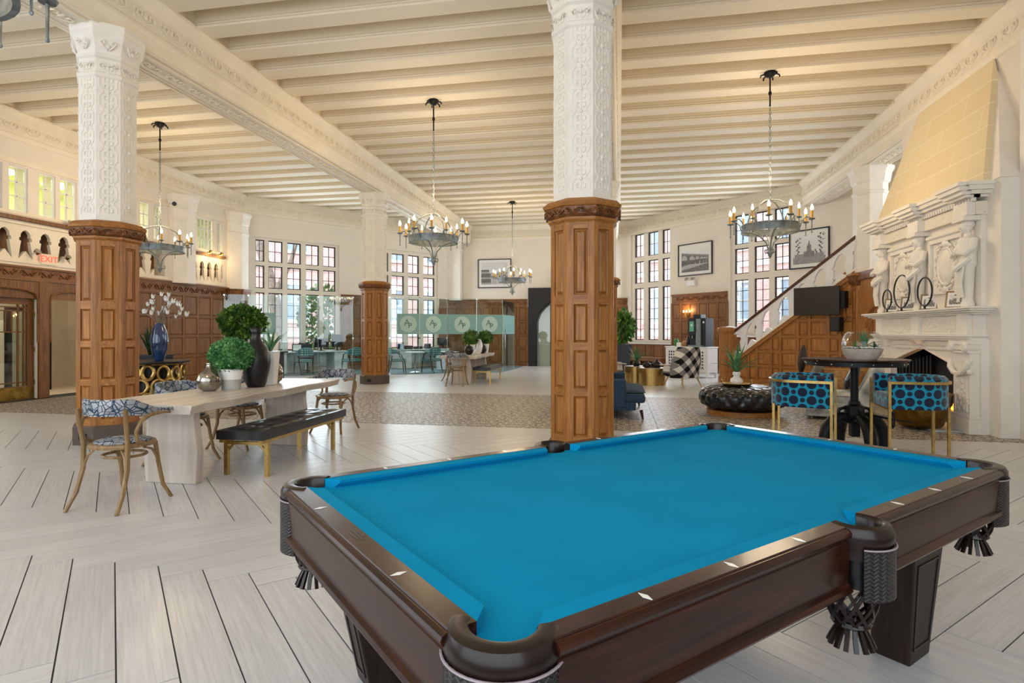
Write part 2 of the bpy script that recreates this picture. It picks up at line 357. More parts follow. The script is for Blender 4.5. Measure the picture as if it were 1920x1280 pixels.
# ================================================================ FLOOR
U=Vector((-.70711,.70711)); V=Vector((.70711,.70711)); PL,PW,GAP=1.38,.214,.0034
floor=G().box(-17,10,-3.2,26,-.06,-.005).build('floor','grout'); tag(floor,'pale grey wood-look plank tile floor in herringbone with patterned tile band','floor',None,'structure')
pm=G().box(0,PL-2*GAP,0,PW-2*GAP,-.005,0).mesh('plank'); pm.materials.append(M['plank'])
def clip(poly,axis,val,keep_less):
    out=[]
    for i,p in enumerate(poly):
        q=poly[(i+1)%len(poly)]; a=(p[axis]<=val)==keep_less; b=(q[axis]<=val)==keep_less
        if a: out.append(p)
        if a!=b: t=(val-p[axis])/(q[axis]-p[axis]); out.append(p.lerp(q,t))
    return out
planks=[]
c10,s10=cos(rad(10.5)),sin(rad(10.5))
for n in range(-14,30):
    for i in range(-140,140):
        vv=-.202+i*PW+n*PL; ut=4.31-i*PW+n*PL
        for kind,(u0,v0) in (('A',(ut-PL,vv)),('B',(ut-PW,vv+PW))):
            if kind=='A': o=U*u0+V*v0; ex,ey,ang=U,V,rad(135)
            else: o=U*u0+V*v0; ex,ey,ang=V,U,rad(45)
            P=[o,o+ex*PL,o+ex*PL+ey*PW,o+ey*PW]; c=sum(P,Vector((0,0)))/4
            if c.x<-13.2 or c.x>6.2 or c.y<-.6 or c.y>25: continue
            Z=-c.x*-s10*-1+c.y*c10 if False else (-c.x*s10+c.y*c10); X=c.x*c10+c.y*s10
            if Z<.2 or abs(X)>1.02*Z+1.3: continue
            for lo,hi in ((-9,8.45),(13.0,99)):
                q=clip(clip([p.copy() for p in P],1,hi,True),1,lo,False)
                if len(q)<3: continue
                full=all(lo<=p.y<=hi for p in P); planks.append((c.length,kind,o,ex,ey,ang,q,full))
planks.sort(key=lambda t:t[0]); cnt=0; rest={'A':G(),'B':G()}
for d,kind,o,ex,ey,ang,q,full in planks:
    if full and cnt<300 and o.y>.3:
        if kind=='A': oo=o+ex*GAP+ey*(PW-GAP)
        else: oo=o+ex*GAP+ey*GAP
        # box runs +x along ex; its +y is the left normal
        if kind=='A': oo=o+ex*GAP+ey*(PW-GAP); p=meshobj(pm,'plank',floor,None,(oo.x,oo.y,0),(0,0,ang))
        else: p=meshobj(pm,'plank',floor,None,(oo.x,oo.y,0),(0,0,ang))
        cnt+=1
    else:
        c=sum(q,Vector((0,0)))/len(q); qq=[]
        for p in q:
            w=p-c; qq.append(p-Vector((math.copysign(min(GAP,abs(w.x)),w.x),math.copysign(min(GAP,abs(w.y)),w.y))))
        Rm=Matrix.Rotation(-ang,2); g=rest[kind]; g.prism([tuple(Rm@p) for p in qq],-.005,0)
for k,a in (('A',rad(135)),('B',rad(45))): rest[k].build('plank_field','plank',floor,rot=(0,0,a),kind='stuff')
for q in range(0): pass
y0=8.45
for j in range(8):
    yb=min(13.0,y0+.6*(j+1)); ya=y0+.6*j
    tm=G().box(.003,.597,.003,yb-ya-.003,-.005,.0).mesh('tile'); tm.materials.append(M['mosaic'])
    for i in range(-21,9):
        x=.55+.6*i
        if x>5.4: continue
        meshobj(tm,'tile',floor,None,(x,ya,0))
# ================================================================ CEILING, BEAMS, JOISTS
def xr(Y):
    a=-12.3 if Y<17.5 else -12.3+(Y-17.5)*5.3/6.9
    b=5.45 if Y<18.9 else 24.4+.3-Y
    return a,b
ceil=G().box(-12.6,9.6,-3.2,25,6.36,6.5).build('ceiling','ceil'); tag(ceil,'cream plaster ceiling with deep beams and close-set joists','ceiling',None,'structure')
jm=G().prism([(-.12,6.36),(-.12,6.06),(-.135,6.04),(-.135,6.01),(-.16,5.985),(-.16,5.95),(.16,5.95),(.16,5.985),(.135,6.01),(.135,6.04),(.12,6.06),(.12,6.36)],0,1,'yz').mesh('joist'); jm.materials.append(M['ceil'])
for j in range(-13,22):
    Y=8.75+.748*j-.16; a,b=xr(Y)
    for x0,x1 in ((a,-6.95),(-6.3,-.72),(-.08,b)):
        x0=max(x0,a); x1=min(x1,b)
        if x1-x0>.3 and Y<24.3: meshobj(jm,'joist',ceil,None,(x0,Y,0),(0,0,0),(x1-x0,1,1))
hp=[(.315,5.25),(.315,5.40),(.335,5.42),(.35,5.45),(.35,5.49),(.325,5.51),(.325,5.78),(.35,5.81),(.39,5.86),(.43,5.93),(.43,5.98),(.36,6.0),(.36,6.36)]
prof=[(-a,b) for a,b in hp]+[(a,b) for a,b in reversed(hp)]
bm_=G().prism(prof,-3,1,'xz')
for X,y1 in ((-6.64,24.3),(-.4,24.4),(5.76,18.9)):
    b=G().prism([(X+a,z) for a,z in prof],-3,y1,'xz').build('beam','ceil',ceil)
    f=G().box(X-.338,X-.33,-3,y1,5.53,5.76).box(X+.33,X+.338,-3,y1,5.53,5.76).box(X-.16,X+.16,-3,y1,5.235,5.25)
    f.build('beam_frieze','frieze',ceil)
    G().box(X-.2,X-.17,-3,y1,5.225,5.25).box(X+.17,X+.2,-3,y1,5.225,5.25).box(X-.3,X-.27,-3,y1,5.235,5.25).box(X+.27,X+.3,-3,y1,5.235,5.25).build('beam_moulding','ceil',ceil)
def motif(g,m):
    g.m=m
    for s in (-1,1): g.tube([(s*.02,.0,-.07),(s*.09,.012,-.05),(s*.15,.012,.0),(s*.13,.012,.06),(s*.07,.012,.06),(s*.06,.012,.02),(s*.09,.01,.01)],.013,4)
    g.ball((0,.005,.02),.035,6,4,1,.6,1.6); g.ball((.19,.004,.05),.022,5,4,1,.6,1); g.ball((.19,.004,-.05),.022,5,4,1,.6,1); g.m=None
for X,y1 in ((-6.64,24.0),(-.4,24.0),(5.76,18.6)):
    g=G(); y=-1.0
    while y<y1:
        motif(g,Matrix.Translation((X+.338,y,5.645))@Matrix.Rotation(rad(-90),4,'Z')); motif(g,Matrix.Translation((X-.338,y,5.645))@Matrix.Rotation(rad(90),4,'Z'))
        motif(g,Matrix.Translation((X,y,5.235))@Matrix.Rotation(rad(-90),4,'Z')@Matrix.Rotation(rad(-90),4,'X')); y+=.46
    g.build('beam_carving','ceil',ceil,kind='stuff')
# ================================================================ WALLS
def cells(g,L,z0,z1,holes,th=.35,off=0.0):
    ks=sorted({0,L}|{h[0] for h in holes}|{h[1] for h in holes}); zs=sorted({z0,z1}|{h[2] for h in holes}|{h[3] for h in holes})
    for a,b in zip(ks,ks[1:]):
        run=None
        for c,d in zip(zs,zs[1:]):
            m,n=(a+b)/2,(c+d)/2
            if any(h[0]<m<h[1] and h[2]<n<h[3] for h in holes):
                if run: g.box(a,b,-th,off,run[0],run[1]); run=None
            else: run=(run[0],d) if run else (c,d)
        if run: g.box(a,b,-th,off,run[0],run[1])
    return g
def wall(name,A,B,holes,label,mat='wall',z1=6.36,cornice=True,th=.35):
    loc,rz,L=frame_pose(A,B)
    w=cells(G(),L,0,z1,holes,th).build(name,mat,None,loc=loc,rot=(0,0,rz)); tag(w,label,'wall',None,'structure')
    if cornice:
        G().prism([(0,5.38),(.03,5.40),(.05,5.45),(.05,5.49),(.02,5.51),(.02,5.78),(.05,5.81),(.10,5.87),(.14,5.94),(.14,5.98),(.06,6.0),(.06,6.36),(0,6.36)],0,L,'yz').build('cornice','cream',w)
        G().box(0,L,.02,.028,5.53,5.76).build('cornice_frieze','frieze',w); g=G(); k=.3
        while k<L-.3: motif(g,Matrix.Translation((k,.028,5.645))); k+=.46
        g.build('cornice_carving','cream',w,kind='stuff')
    return w,L
ROWL=[(3.84,4.58),(2.93,3.70),(.80,2.78)]; ROWR=[(4.46,5.38),(3.40,4.28),(1.12,3.20)]; ROWD=[(4.40,5.38),(3.40,4.26),(1.42,3.20)]
LD=8.7006; RD=12.7279
wl=wall('wall_left_bay',(-7,24.4),(-12.3,17.5),[(LD-3.32,LD-.25,.72,4.66),(LD-7.75,LD-5.05,.72,4.72)],'cream angled wall with two tall stone-mullioned windows behind the glass office')
wb=wall('wall_back',(.3,24.4),(-7,24.4),[(2.2,4.1,0,3.2)],'cream back wall above oak panelling, left of the middle pillar')
wr=wall('wall_right_bay',(9.3,15.4),(.3,24.4),[(RD-2.25,RD-.22,1.02,5.46),(RD-6.98,RD-4.85,1.32,5.46)],'cream angled wall with two tall windows near the staircase')
we=wall('wall_stair',(9.3,8.75),(9.3,15.4),[],'plain cream wall of the stair hall',cornice=False)
# left wall: k = 17.5 - Y
CAS=[(-1.2,-.8),(-.7,-.3),(.5,.9),(1,1.4),(2.1,2.5),(2.6,3.0),(3.6,4.0),(4.1,4.5),(5.2,5.6),(5.7,6.1),(6.9,7.3),(7.4,7.8),(9.33,9.70),(9.83,10.22),(10.46,10.83),(10.94,11.34),(11.6,11.98),(12.1,12.48),(12.72,13.06),(13.14,13.47),(13.60,13.86),(15.24,15.95),(16.10,16.34)]
BAL=[(0.0,13.98),(15.12,16.36)]
holes=[(17.5-b,17.5-a,3.92,4.86) for a,b in CAS]+[(17.5-b,17.5-a,2.95,3.66) for a,b in BAL]+[(17.5-10.42,17.5-8.9,0,2.16),(17.5-12.2,17.5-10.64,0,2.2)]
wL,_=wall('wall_left',(-12.3,17.5),(-12.3,-3),holes,'cream left wall with gallery balustrade and inner windows over oak panelling')
wR,_=wall('wall_right',(5.4,-3),(5.4,12.5),[],'cream plaster wall around the fireplace')
wN,_=wall('wall_stair_near',(5.75,12.5),(9.3,12.5),[],'plain wall closing the stair hall beside the chimney',cornice=False)
wF,_=wall('wall_front',(-12.3,-3),(5.4,-3),[],'plain wall behind the viewer')
# chimney breast body
cb=G().box(4.98,5.4,8.78,12.45,0,3.5).box(5.2,5.4,8.45,8.78,0,5.38).build('trim_1','white',wR); cb.parent=None; tag(cb,'white plaster chimney breast projecting from the right wall','chimney breast',None,'structure')
# gallery backing, inner room behind windows
def room(x0,x1,y0,y1,z0,z1,mat,name,label):
    g=G().box(x0-.1,x0,y0,y1,z0,z1).box(x0,x1,y0-.1,y0,z0,z1).box(x0,x1,y1,y1+.1,z0,z1).box(x0,x1,y0,y1,z0-.1,z0).box(x0,x1,y0,y1,z1,z1+.1)
    o=g.build(name,mat); tag(o,label,'wall',None,'structure'); return o
room(-15.2,-12.66,-2,17.2,3.74,5.2,'greenwall','wall_gallery','pale green lit room behind the upper inner windows')
G().box(-12.78,-12.66,-1,17.4,2.8,3.74).build('wall_balcony','oakd'); tag(bpy.data.objects['wall_balcony'],'dark brown gallery backing behind the white balustrade','wall',None,'structure')
room(-14.6,-12.66,8.4,13.2,0,2.6,'cream','wall_lobby','cream lobby seen through the door openings on the left')
for i,y in enumerate((9.5,10.9,12.3,13.6,15.6)):
    o=G().box(-14.4,-13.4,y,y+.5,5.14,5.19).build('ceiling_lamp','panelamp'); tag(o,('first','second','third','fourth','fifth')[i]+' lit panel lamp from the near end of the green room ceiling','lamp','panel lamps in the green room')
area('green_room_light',(-13.9,12.5,5.1),(0,0,0),1.4,8,90,(.95,1,.72))
point('lobby_light',(-13.6,10.6,2.3),22,(1,.9,.75),.2)
# ================================================================ WINDOWS
PANE={}
def came_light(W_,k0,k1,z0,z1,nx,ny,fw,mat,parentname,y=-.14,lead=.009,hinge=False):
    g=G(); w,h=k1-k0,z1-z0
    g.box(k0,k0+fw,y-.025,y+.025,z0,z1).box(k1-fw,k1,y-.025,y+.025,z0,z1).box(k0+fw,k1-fw,y-.025,y+.025,z0,z0+fw).box(k0+fw,k1-fw,y-.025,y+.025,z1-fw,z1)
    iw,ih=w-2*fw,h-2*fw
    for i in range(1,nx): x=k0+fw+iw*i/nx; g.box(x-lead,x+lead,y-.012,y+.012,z0+fw,z1-fw)
    zz=ny if isinstance(ny,list) else [j/ny for j in range(1,ny)]
    for f in zz: z=z0+fw+ih*f; g.box(k0+fw,k1-fw,y-.012,y+.012,z-lead,z+lead)
    c=g.build('casement',mat,W_); zs=[0]+zz+[1]
    for a,b in zip(zs,zs[1:]):
        for i in range(nx):
            pw,ph=iw/nx-2*lead,ih*(b-a)-2*lead; key=(round(pw,3),round(ph,3))
            if key not in PANE:
                me=G().box(-pw/2,pw/2,-.002,.002,-ph/2,ph/2).mesh('pane'); me.materials.append(M['glass']); PANE[key]=me
            meshobj(PANE[key],'pane',c,None,(k0+fw+iw*(i+.5)/nx,y,z0+fw+ih*(a+b)/2),(R.uniform(-.004,.004),0,R.uniform(-.004,.004)))
    return c
def stone_window(n,w,A,B,L,lights,rows,label,k0,k1,z0,z1,sill=True):
    loc,rz,_=frame_pose(A,B); T=thing('window_%d'%n,label,'window',loc,rz,None,'structure')
    g=G(); hs=[(L-b,L-a,c,d) for a,b in lights for c,d in rows]
    ks=sorted({L-k1,L-k0}|{h[0] for h in hs}|{h[1] for h in hs}); zs=sorted({z0,z1}|{h[2] for h in hs}|{h[3] for h in hs})
    for a,b in zip(ks,ks[1:]):
        for c,d in zip(zs,zs[1:]):
            if not any(h[0]<(a+b)/2<h[1] and h[2]<(c+d)/2<h[3] for h in hs): g.box(a,b,-.24,-.06,c,d)
    g.build('mullion_frame','wall',T)
    if sill: G().box(L-k1-.06,L-k0+.06,-.3,.05,z0-.06,z0).build('sill','whitepaint',T)
    for a,b in lights:
        for r,(c,d) in enumerate(rows):
            came_light(T,L-b,L-a,c,d,2,[.5] if r<2 else [.19,.39,.59,.79] if False else [.2,.4,.6,.8],.028,'black_iron','c')
    return T
stone_window(1,wl,(-7,24.4),(-12.3,17.5),LD,[(.33,.63),(.76,1.25),(1.41,1.90),(2.07,2.57),(2.72,3.21)],ROWL,'five-light leaded window on the far left behind the office desks',.25,3.32,.72,4.66)
stone_window(2,wl,(-7,24.4),(-12.3,17.5),LD,[(5.14,5.42),(5.56,6.14),(6.33,6.86),(7.06,7.63)],ROWL,'leaded window between the slender far pillar and the back wall',5.05,7.75,.72,4.72)
stone_window(3,wr,(9.3,15.4),(.3,24.4),RD,[(.36,.85),(1.07,1.60),(1.80,2.18)],ROWR,'tall three-light window just right of the middle pillar',.22,2.25,1.02,5.46)
stone_window(4,wr,(9.3,15.4),(.3,24.4),RD,[(4.97,5.50),(5.71,6.24),(6.42,6.90)],ROWD,'tall three-light window behind the staircase',4.85,6.98,1.32,5.46)
T=thing('window_5','white inner casement windows high on the left wall','window',(-12.3,17.5,0),rad(-90),None,'structure')
for a,b in CAS:
    if a>8: came_light(T,17.5-b,17.5-a,3.92,4.86,4 if b-a>.6 else 2,3,.03,'whitepaint','c',y=-.06,lead=.012)
    else: G().box(17.5-b,17.5-a,-.08,-.04,3.92,4.86).build('casement','greenwall',T)
G().box(0,20.5,.0,.035,4.90,4.99).box(3.5,20.5,0,.02,3.86,3.92).build('window_head','cream',T)
# ================================================================ OAK PANELLING
def wains(par,x0,x1,z0,z1,cols,rows,mat='oak',matx='oakx',y=.0,st=.07,tall=.0):
    """board backing, stiles and rails between panels; cols/rows are fractions lists"""
    G().box(x0,x1,y,y+.015,z0,z1).build('backing_board',mat,par)
    cx=[x0+(x1-x0)*c for c in cols]; cz=[z0+(z1-z0)*r for r in rows]; g=G(); h=G()
    for x in cx: g.box(x-st/2,x+st/2,y+.015,y+.04,z0,z1)
    for z in cz: 
        for a,b in zip(cx,cx[1:]): h.box(a+st/2,b-st/2,y+.015,y+.037,z-st/2,z+st/2)
    g.build('stile',mat,par); h.build('rail',matx,par)
    for a,b in zip(cx,cx[1:]):
        for c,d in zip(cz,cz[1:]):
            w,hh=b-a-st,d-c-st
            if w>.06 and hh>.06: panel(par,mat,(a+b)/2,y+.022,(c+d)/2,w,hh,.02)
def ev(n): return [i/n for i in range(n+1)]
def wainscot(name,A,B,k0,k1,label,n,rows=(0,.26,.50,.74,1),z1=2.5,frz=True,dark='oakd'):
    loc,rz,L=frame_pose(A,B); T=thing(name,label,'panelling',loc,rz,None,'structure')
    cols=[]; 
    for i in range(n): cols+= [i/n]
    cols.append(1.0)
    wains(T,k0,k1,.12,z1,cols,list(rows),dark,dark+'x')
    G().box(k0,k1,0,.055,0,.14).build('skirting',dark+'x',T)
    if frz:
        G().box(k0,k1,0,.05,z1,z1+.04).box(k0,k1,0,.06,z1+.26,z1+.30).box(k0,k1,0,.09,z1+.30,z1+.34).build('cornice_rail',dark+'x',T)
        G().box(k0,k1,0,.035,z1+.04,z1+.26).build('frieze_board',dark+'x',T)
        g=G()
        x=k0+.1
        while x<k1-.1:
            s=1 if int((x-k0)/.22)%2 else -1
            g.tube([(x-.1,.04,z1+.15-.06*s),(x-.04,.055,z1+.15),(x+.03,.055,z1+.15+.06*s),(x+.08,.05,z1+.15+.02*s),(x+.05,.05,z1+.15-.02*s)],.017,4); g.ball((x,.045,z1+.15-.05*s),.035,6,4,1,.5,1); x+=.22
        g.build('vine_carving','carve',T,kind='stuff')
    return T
wainscot('trim_2',(-12.3,17.5),(-12.3,-3),0.0,5.15,'oak panelling on the left wall behind the glass partition',9)
wainscot('trim_3',(-7,24.4),(-12.3,17.5),LD-5.0,LD-3.38,'oak panelled pier between the two left windows',4)
wainscot('trim_4',(-7,24.4),(-12.3,17.5),0,LD-7.82,'narrow oak panelling right of the second window',2)
wainscot('trim_5',(.3,24.4),(-7,24.4),4.16,7.3,'oak panelling on the back wall left of the dark doorway',8)
wainscot('trim_6',(.3,24.4),(-7,24.4),0,2.1,'oak panelling on the back wall right of the dark doorway',5)
wainscot('trim_7',(9.3,15.4),(.3,24.4),RD-4.75,RD-2.35,'oak panelling between the two right windows behind the coffee machine',6)
wainscot('trim_8',(9.3,15.4),(.3,24.4),RD-2.3,RD-.1,'low oak panelling under the right-hand three-light window',5,(0,1),.98,False)
wainscot('trim_9',(9.3,15.4),(.3,24.4),RD-7.2,RD-4.82,'low oak panelling under the window behind the stairs',5,(0,.5,1),1.28,False)
# door wall timber on the left (k = 17.5-Y)
T=thing('trim_10','carved oak door surround with two flat arches on the left wall','door surround',(-12.3,17.5,0),rad(-90),None,'structure')
g=G()
for a,b in ((4.9,5.3),(6.86,7.08),(8.6,11.5)): g.box(a,b,0,.06,0,2.5)
g.build('post','oakd',T)
G().box(4.9,11.5,0,.07,2.5,2.56).box(4.9,11.5,0,.09,2.76,2.80).build('lintel_moulding','oakdx',T)
G().box(4.9,11.5,0,.05,2.56,2.76).build('frieze_board','oakdx',T)
g=G(); x=5.0
while x<11.4:
    s=1 if int(x/.2)%2 else -1; g.tube([(x-.1,.055,2.66-.05*s),(x-.03,.07,2.66),(x+.04,.07,2.66+.05*s),(x+.08,.06,2.66)],.017,4); g.ball((x,.06,2.66-.04*s),.035,6,4,1,.5,1); x+=.2
g.build('vine_carving','carve',T,kind='stuff')
for a,b in ((5.3,6.86),(7.08,8.6)):
    m=(a+b)/2; w=(b-a)/2
    pts=[(a,2.5),(a,2.12)]+[(a+.02,2.14)]+[(m-w*cos(t)*.98,2.14+.20*sin(t)**.6) for t in [PI*i/12 for i in range(1,12)]]+[(b-.02,2.14),(b,2.12),(b,2.5)]
    G().prism(pts,-.1,.045,'xz').build('arch_head','oakd',T); G().box(a,b,.002,.02,2.13,2.5).build('arch_tympanum','oakd',T)
    G().tube([(a+.03,.05,1.2),(a+.03,.05,2.1)]+[(m-w*cos(t)*.95,.05,2.12+.21*sin(t)**.6) for t in [PI*i/12 for i in range(1,12)]]+[(b-.03,.05,2.1),(b-.03,.05,1.2)],.022,6).build('arch_moulding','oakd',T)
# glazed door
T=thing('door_1','oak door with leaded glass and brass kick plate at the left edge','door',(-12.3,17.5,0),rad(-90),None,'structure')
y=-.09; g=G().box(7.1,7.24,y-.025,y+.025,0,2.14).box(8.44,8.58,y-.025,y+.025,0,2.14)
g.build('stile','oakd',T); G().box(7.24,8.44,y-.025,y+.025,2.0,2.14).box(7.24,8.44,y-.025,y+.025,0,.28).build('rail','oakdx',T)
g=G()
for x in (7.30,7.42,7.90,8.30): g.box(x-.014,x+.014,y-.02,y+.02,.28,2.0)
for z in (.36,1.42,1.86,1.94): g.box(7.24,8.44,y-.02,y+.02,z-.012,z+.012)
for x in (7.55,7.68): g.box(x-.012,x+.012,y-.02,y+.02,1.42,1.86)
g.build('glazing_bar','oakd',T); G().box(7.24,8.44,y-.004,y+.004,.28,2.0).build('pane','pglass',T)
G().box(7.12,8.56,y+.025,y+.032,.02,.26).build('kick_plate','brass',T)
for z in (.3,1.0,1.75): G().lathe([(.012,0),(.012,.1)],8,(7.1,y+.03,z)).build('hinge','brass',T)
# lobby door frame seen through the open arch
T=thing('door_3','black framed doorway in the cream lobby beyond the open arch','door',(-13.9,0,0),0,None,'structure')
G().box(-.06,.04,11.05,11.15,0,2.0).box(-.06,.04,12.0,12.1,0,2.0).box(-.06,.04,11.15,12.0,1.92,2.0).box(-.05,.0,11.0,11.05,0,.2).build('door_frame','blackmat',T)
G().box(-.02,0,11.15,12.0,.02,1.92).build('pane','pglass',T)
G().box(-.75,-.0,10.66,11.0,0.12,1.7).build('wall_panel','cream',T)
# back doorway
room(-4.6,-1.2,24.76,27,0,3.2,'wall','wall_vestibule','dim vestibule behind the dark gothic doorway')
T=thing('door_2','dark gothic-arched doorway in the back wall left of the middle pillar','door',(.3,24.4,0),rad(180),None,'structure')
a,b=2.2,4.1; m=(a+b)/2
out=[(a,0),(a,3.3),(b,3.3),(b,0)]; inn=[(b-.35,0),(b-.35,1.9),(b-.45,2.2),(b-.65,2.45),(m,2.7),(a+.65,2.45),(a+.45,2.2),(a+.35,1.9),(a+.35,0)]
G().prism(out+inn,-.1,.16,'xz').build('door_frame','blackmat',T); G().box(a-.1,m-.15,0,.14,3.3,4.0).build('overdoor','blackmat',T)
G().box(a+.35,b-.35,-.12,-.1,0,2.6).build('pane','pglass',T); G().tube([(p[0],.17,p[1]) for p in inn],.025,6).build('arch_moulding','black_iron',T)
G().box(a+.95,a+.99,-.1,-.04,0,2.6).build('glazing_bar','black_iron',T)
# ================================================================ LEFT GALLERY BALUSTRADE
T=thing('balustrade','white cut-out gallery balustrade along the left wall','balustrade',(-12.3,17.5,0),rad(-90),None,'structure')
HO=[(0,.17),(.035,.13),(.07,.07),(.125,.0),(.085,.33),(.075,.37),(.11,.39),(.11,.44),(.085,.46),(.085,.52),(.05,.58),(0,.61)]
def baluster_mesh(pitch,y0,y1,shear=0.0,top=.71,bot=-.0,HO=HO,sc=1.0,flush=0):
    h=pitch; right=[(x*sc,z) for x,z in HO]; left=[(h-x*sc,z) for x,z in reversed(HO)]
    pts=[(0,bot)]+right+[(0,top),(h,top)]+left+[(h,bot)]
    g=G(); g.prism([(x,z+shear*x) for x,z in pts],y0,y1,'xz'); me=g.mesh('baluster'); return me
bme=baluster_mesh(.43,-.08,.0,sc=1.22); bme.materials.append(M['cream'])
y=9.74-.43*4
while y<13.6: meshobj(bme,'baluster',T,None,(17.5-y-.43,0,2.95)); y+=.43
bm2=baluster_mesh(.31,-.08,.0,sc=.92); bm2.materials.append(M['cream'])
for i in range(4): meshobj(bm2,'baluster',T,None,(17.5-15.12-.31*(i+1),0,2.95))
G().box(1.1,20.5,-.05,.03,2.80,2.95).box(1.1,20.5,-.02,.05,2.86,2.90).build('base_rail','cream',T)
G().box(3.52,17,.0,.05,3.66,3.70).build('top_rail','cream',T)
G().box(3.52,17,.0,.10,3.74,3.82).box(1.14,2.4,.0,.10,3.72,3.80).build('picture_rail','oakd',T)
for i,(yy,lab) in enumerate(((15.55,'left'),(16.05,'right'))):
    t=thing('spot_lamp','%s small brass spotlight above the lit balusters near the corner'%lab,'spotlight',(-12.14,yy,3.80),0,'spotlights on the picture rail')
    G().lathe([(.0,0),(.035,.0),(.045,.09),(.0,.09)],10,(0,0,0)).build('lamp_head','brass',t,rot=(0,rad(30),0)); G().lathe([(0,0),(.04,0)],10,(0,0,-.004)).build('lens','spot',t)
    G().tube([(-.1,0,.02),(0,0,.05)],.008,5).build('bracket','brass',t); point('spot_light',(-12.05,yy,3.70),6,(1,.72,.36),.04)
for i,yy in enumerate((10.30,10.98,11.05)):
    t=thing('flood_lamp',('white twin flood lamp left of the exit sign','silver flood lamp right of the exit sign','small round lamp under the inner windows')[i],'lamp',(-12.2,yy,(3.08,3.06,3.83)[i]),0)
    G().lathe([(0,0),(.06,.02),(.07,.09),(0,.1)],10,(0,0,0)).build('lamp_head','chrome',t,rot=(0,rad(50),0)); G().tube([(-.1,0,0),(0,0,.02)],.012,5).build('bracket','whitepaint',t)
t=thing('exit_sign','red lettered exit sign on the white gallery band','sign',(-12.26,10.62,2.98),rad(90))
G().box(-.17,.17,-.03,.03,-.1,.13).build('housing','cream',t)
def mtext(txt,size,name,mat,par,m4):
    c=bpy.data.curves.new(name,'FONT'); c.body=txt; c.size=size; c.align_x='CENTER'; c.align_y='CENTER'; c.extrude=.002
    o=bpy.data.objects.new(name,c); COL.objects.link(o); bpy.context.view_layer.update(); me=bpy.data.meshes.new_from_object(o); bpy.data.objects.remove(o); me.transform(m4); me.materials.clear(); me.materials.append(M[mat])
    q=bpy.data.objects.new(name,me); COL.objects.link(q); q.parent=par; return q
mtext('EXIT',.19,'lettering','exitred',t,Matrix.Translation((0,-.033,.015))@Matrix.Rotation(PI/2,4,'X'))
# engaged white half columns on the left wall
for yy,lab in ((14.55,'white engaged half column left of the lit balusters'),(16.95,'white engaged half column in the far left corner')):
    t=thing('half_column',lab,'column',(-12.34,yy,0),rad(22.5),None,'structure')
    G().lathe([(.44,2.8),(.44,4.55),(.46,4.57),(.46,4.62),(.44,4.64),(.44,4.86),(.47,4.9),(.5,5.1),(.54,5.2),(.54,5.26)],8).build('shaft','white',t)
    if yy>16: G().lathe([(.40,2.45),(.50,2.6),(.52,2.74),(.56,2.80)],8).build('corbel','carve',t)
t=thing('half_column','flat white pilaster in the corner right of the second window','column',(-7.05,24.25,0),0,None,'structure')
G().box(-.35,.35,-.25,.1,2.8,5.3).box(-.39,.39,-.29,.1,4.9,4.98).box(-.42,.42,-.33,.1,5.2,5.3).build('shaft','white',t)
t=thing('security_camera','small white security camera on the half column','camera',(-12.1,14.02,4.98)); G().box(-.12,.06,-.03,.03,-.02,.06).build('bracket','whitepaint',t); G().ball((.06,0,-.03),.06,10,6).build('dome','black',t)
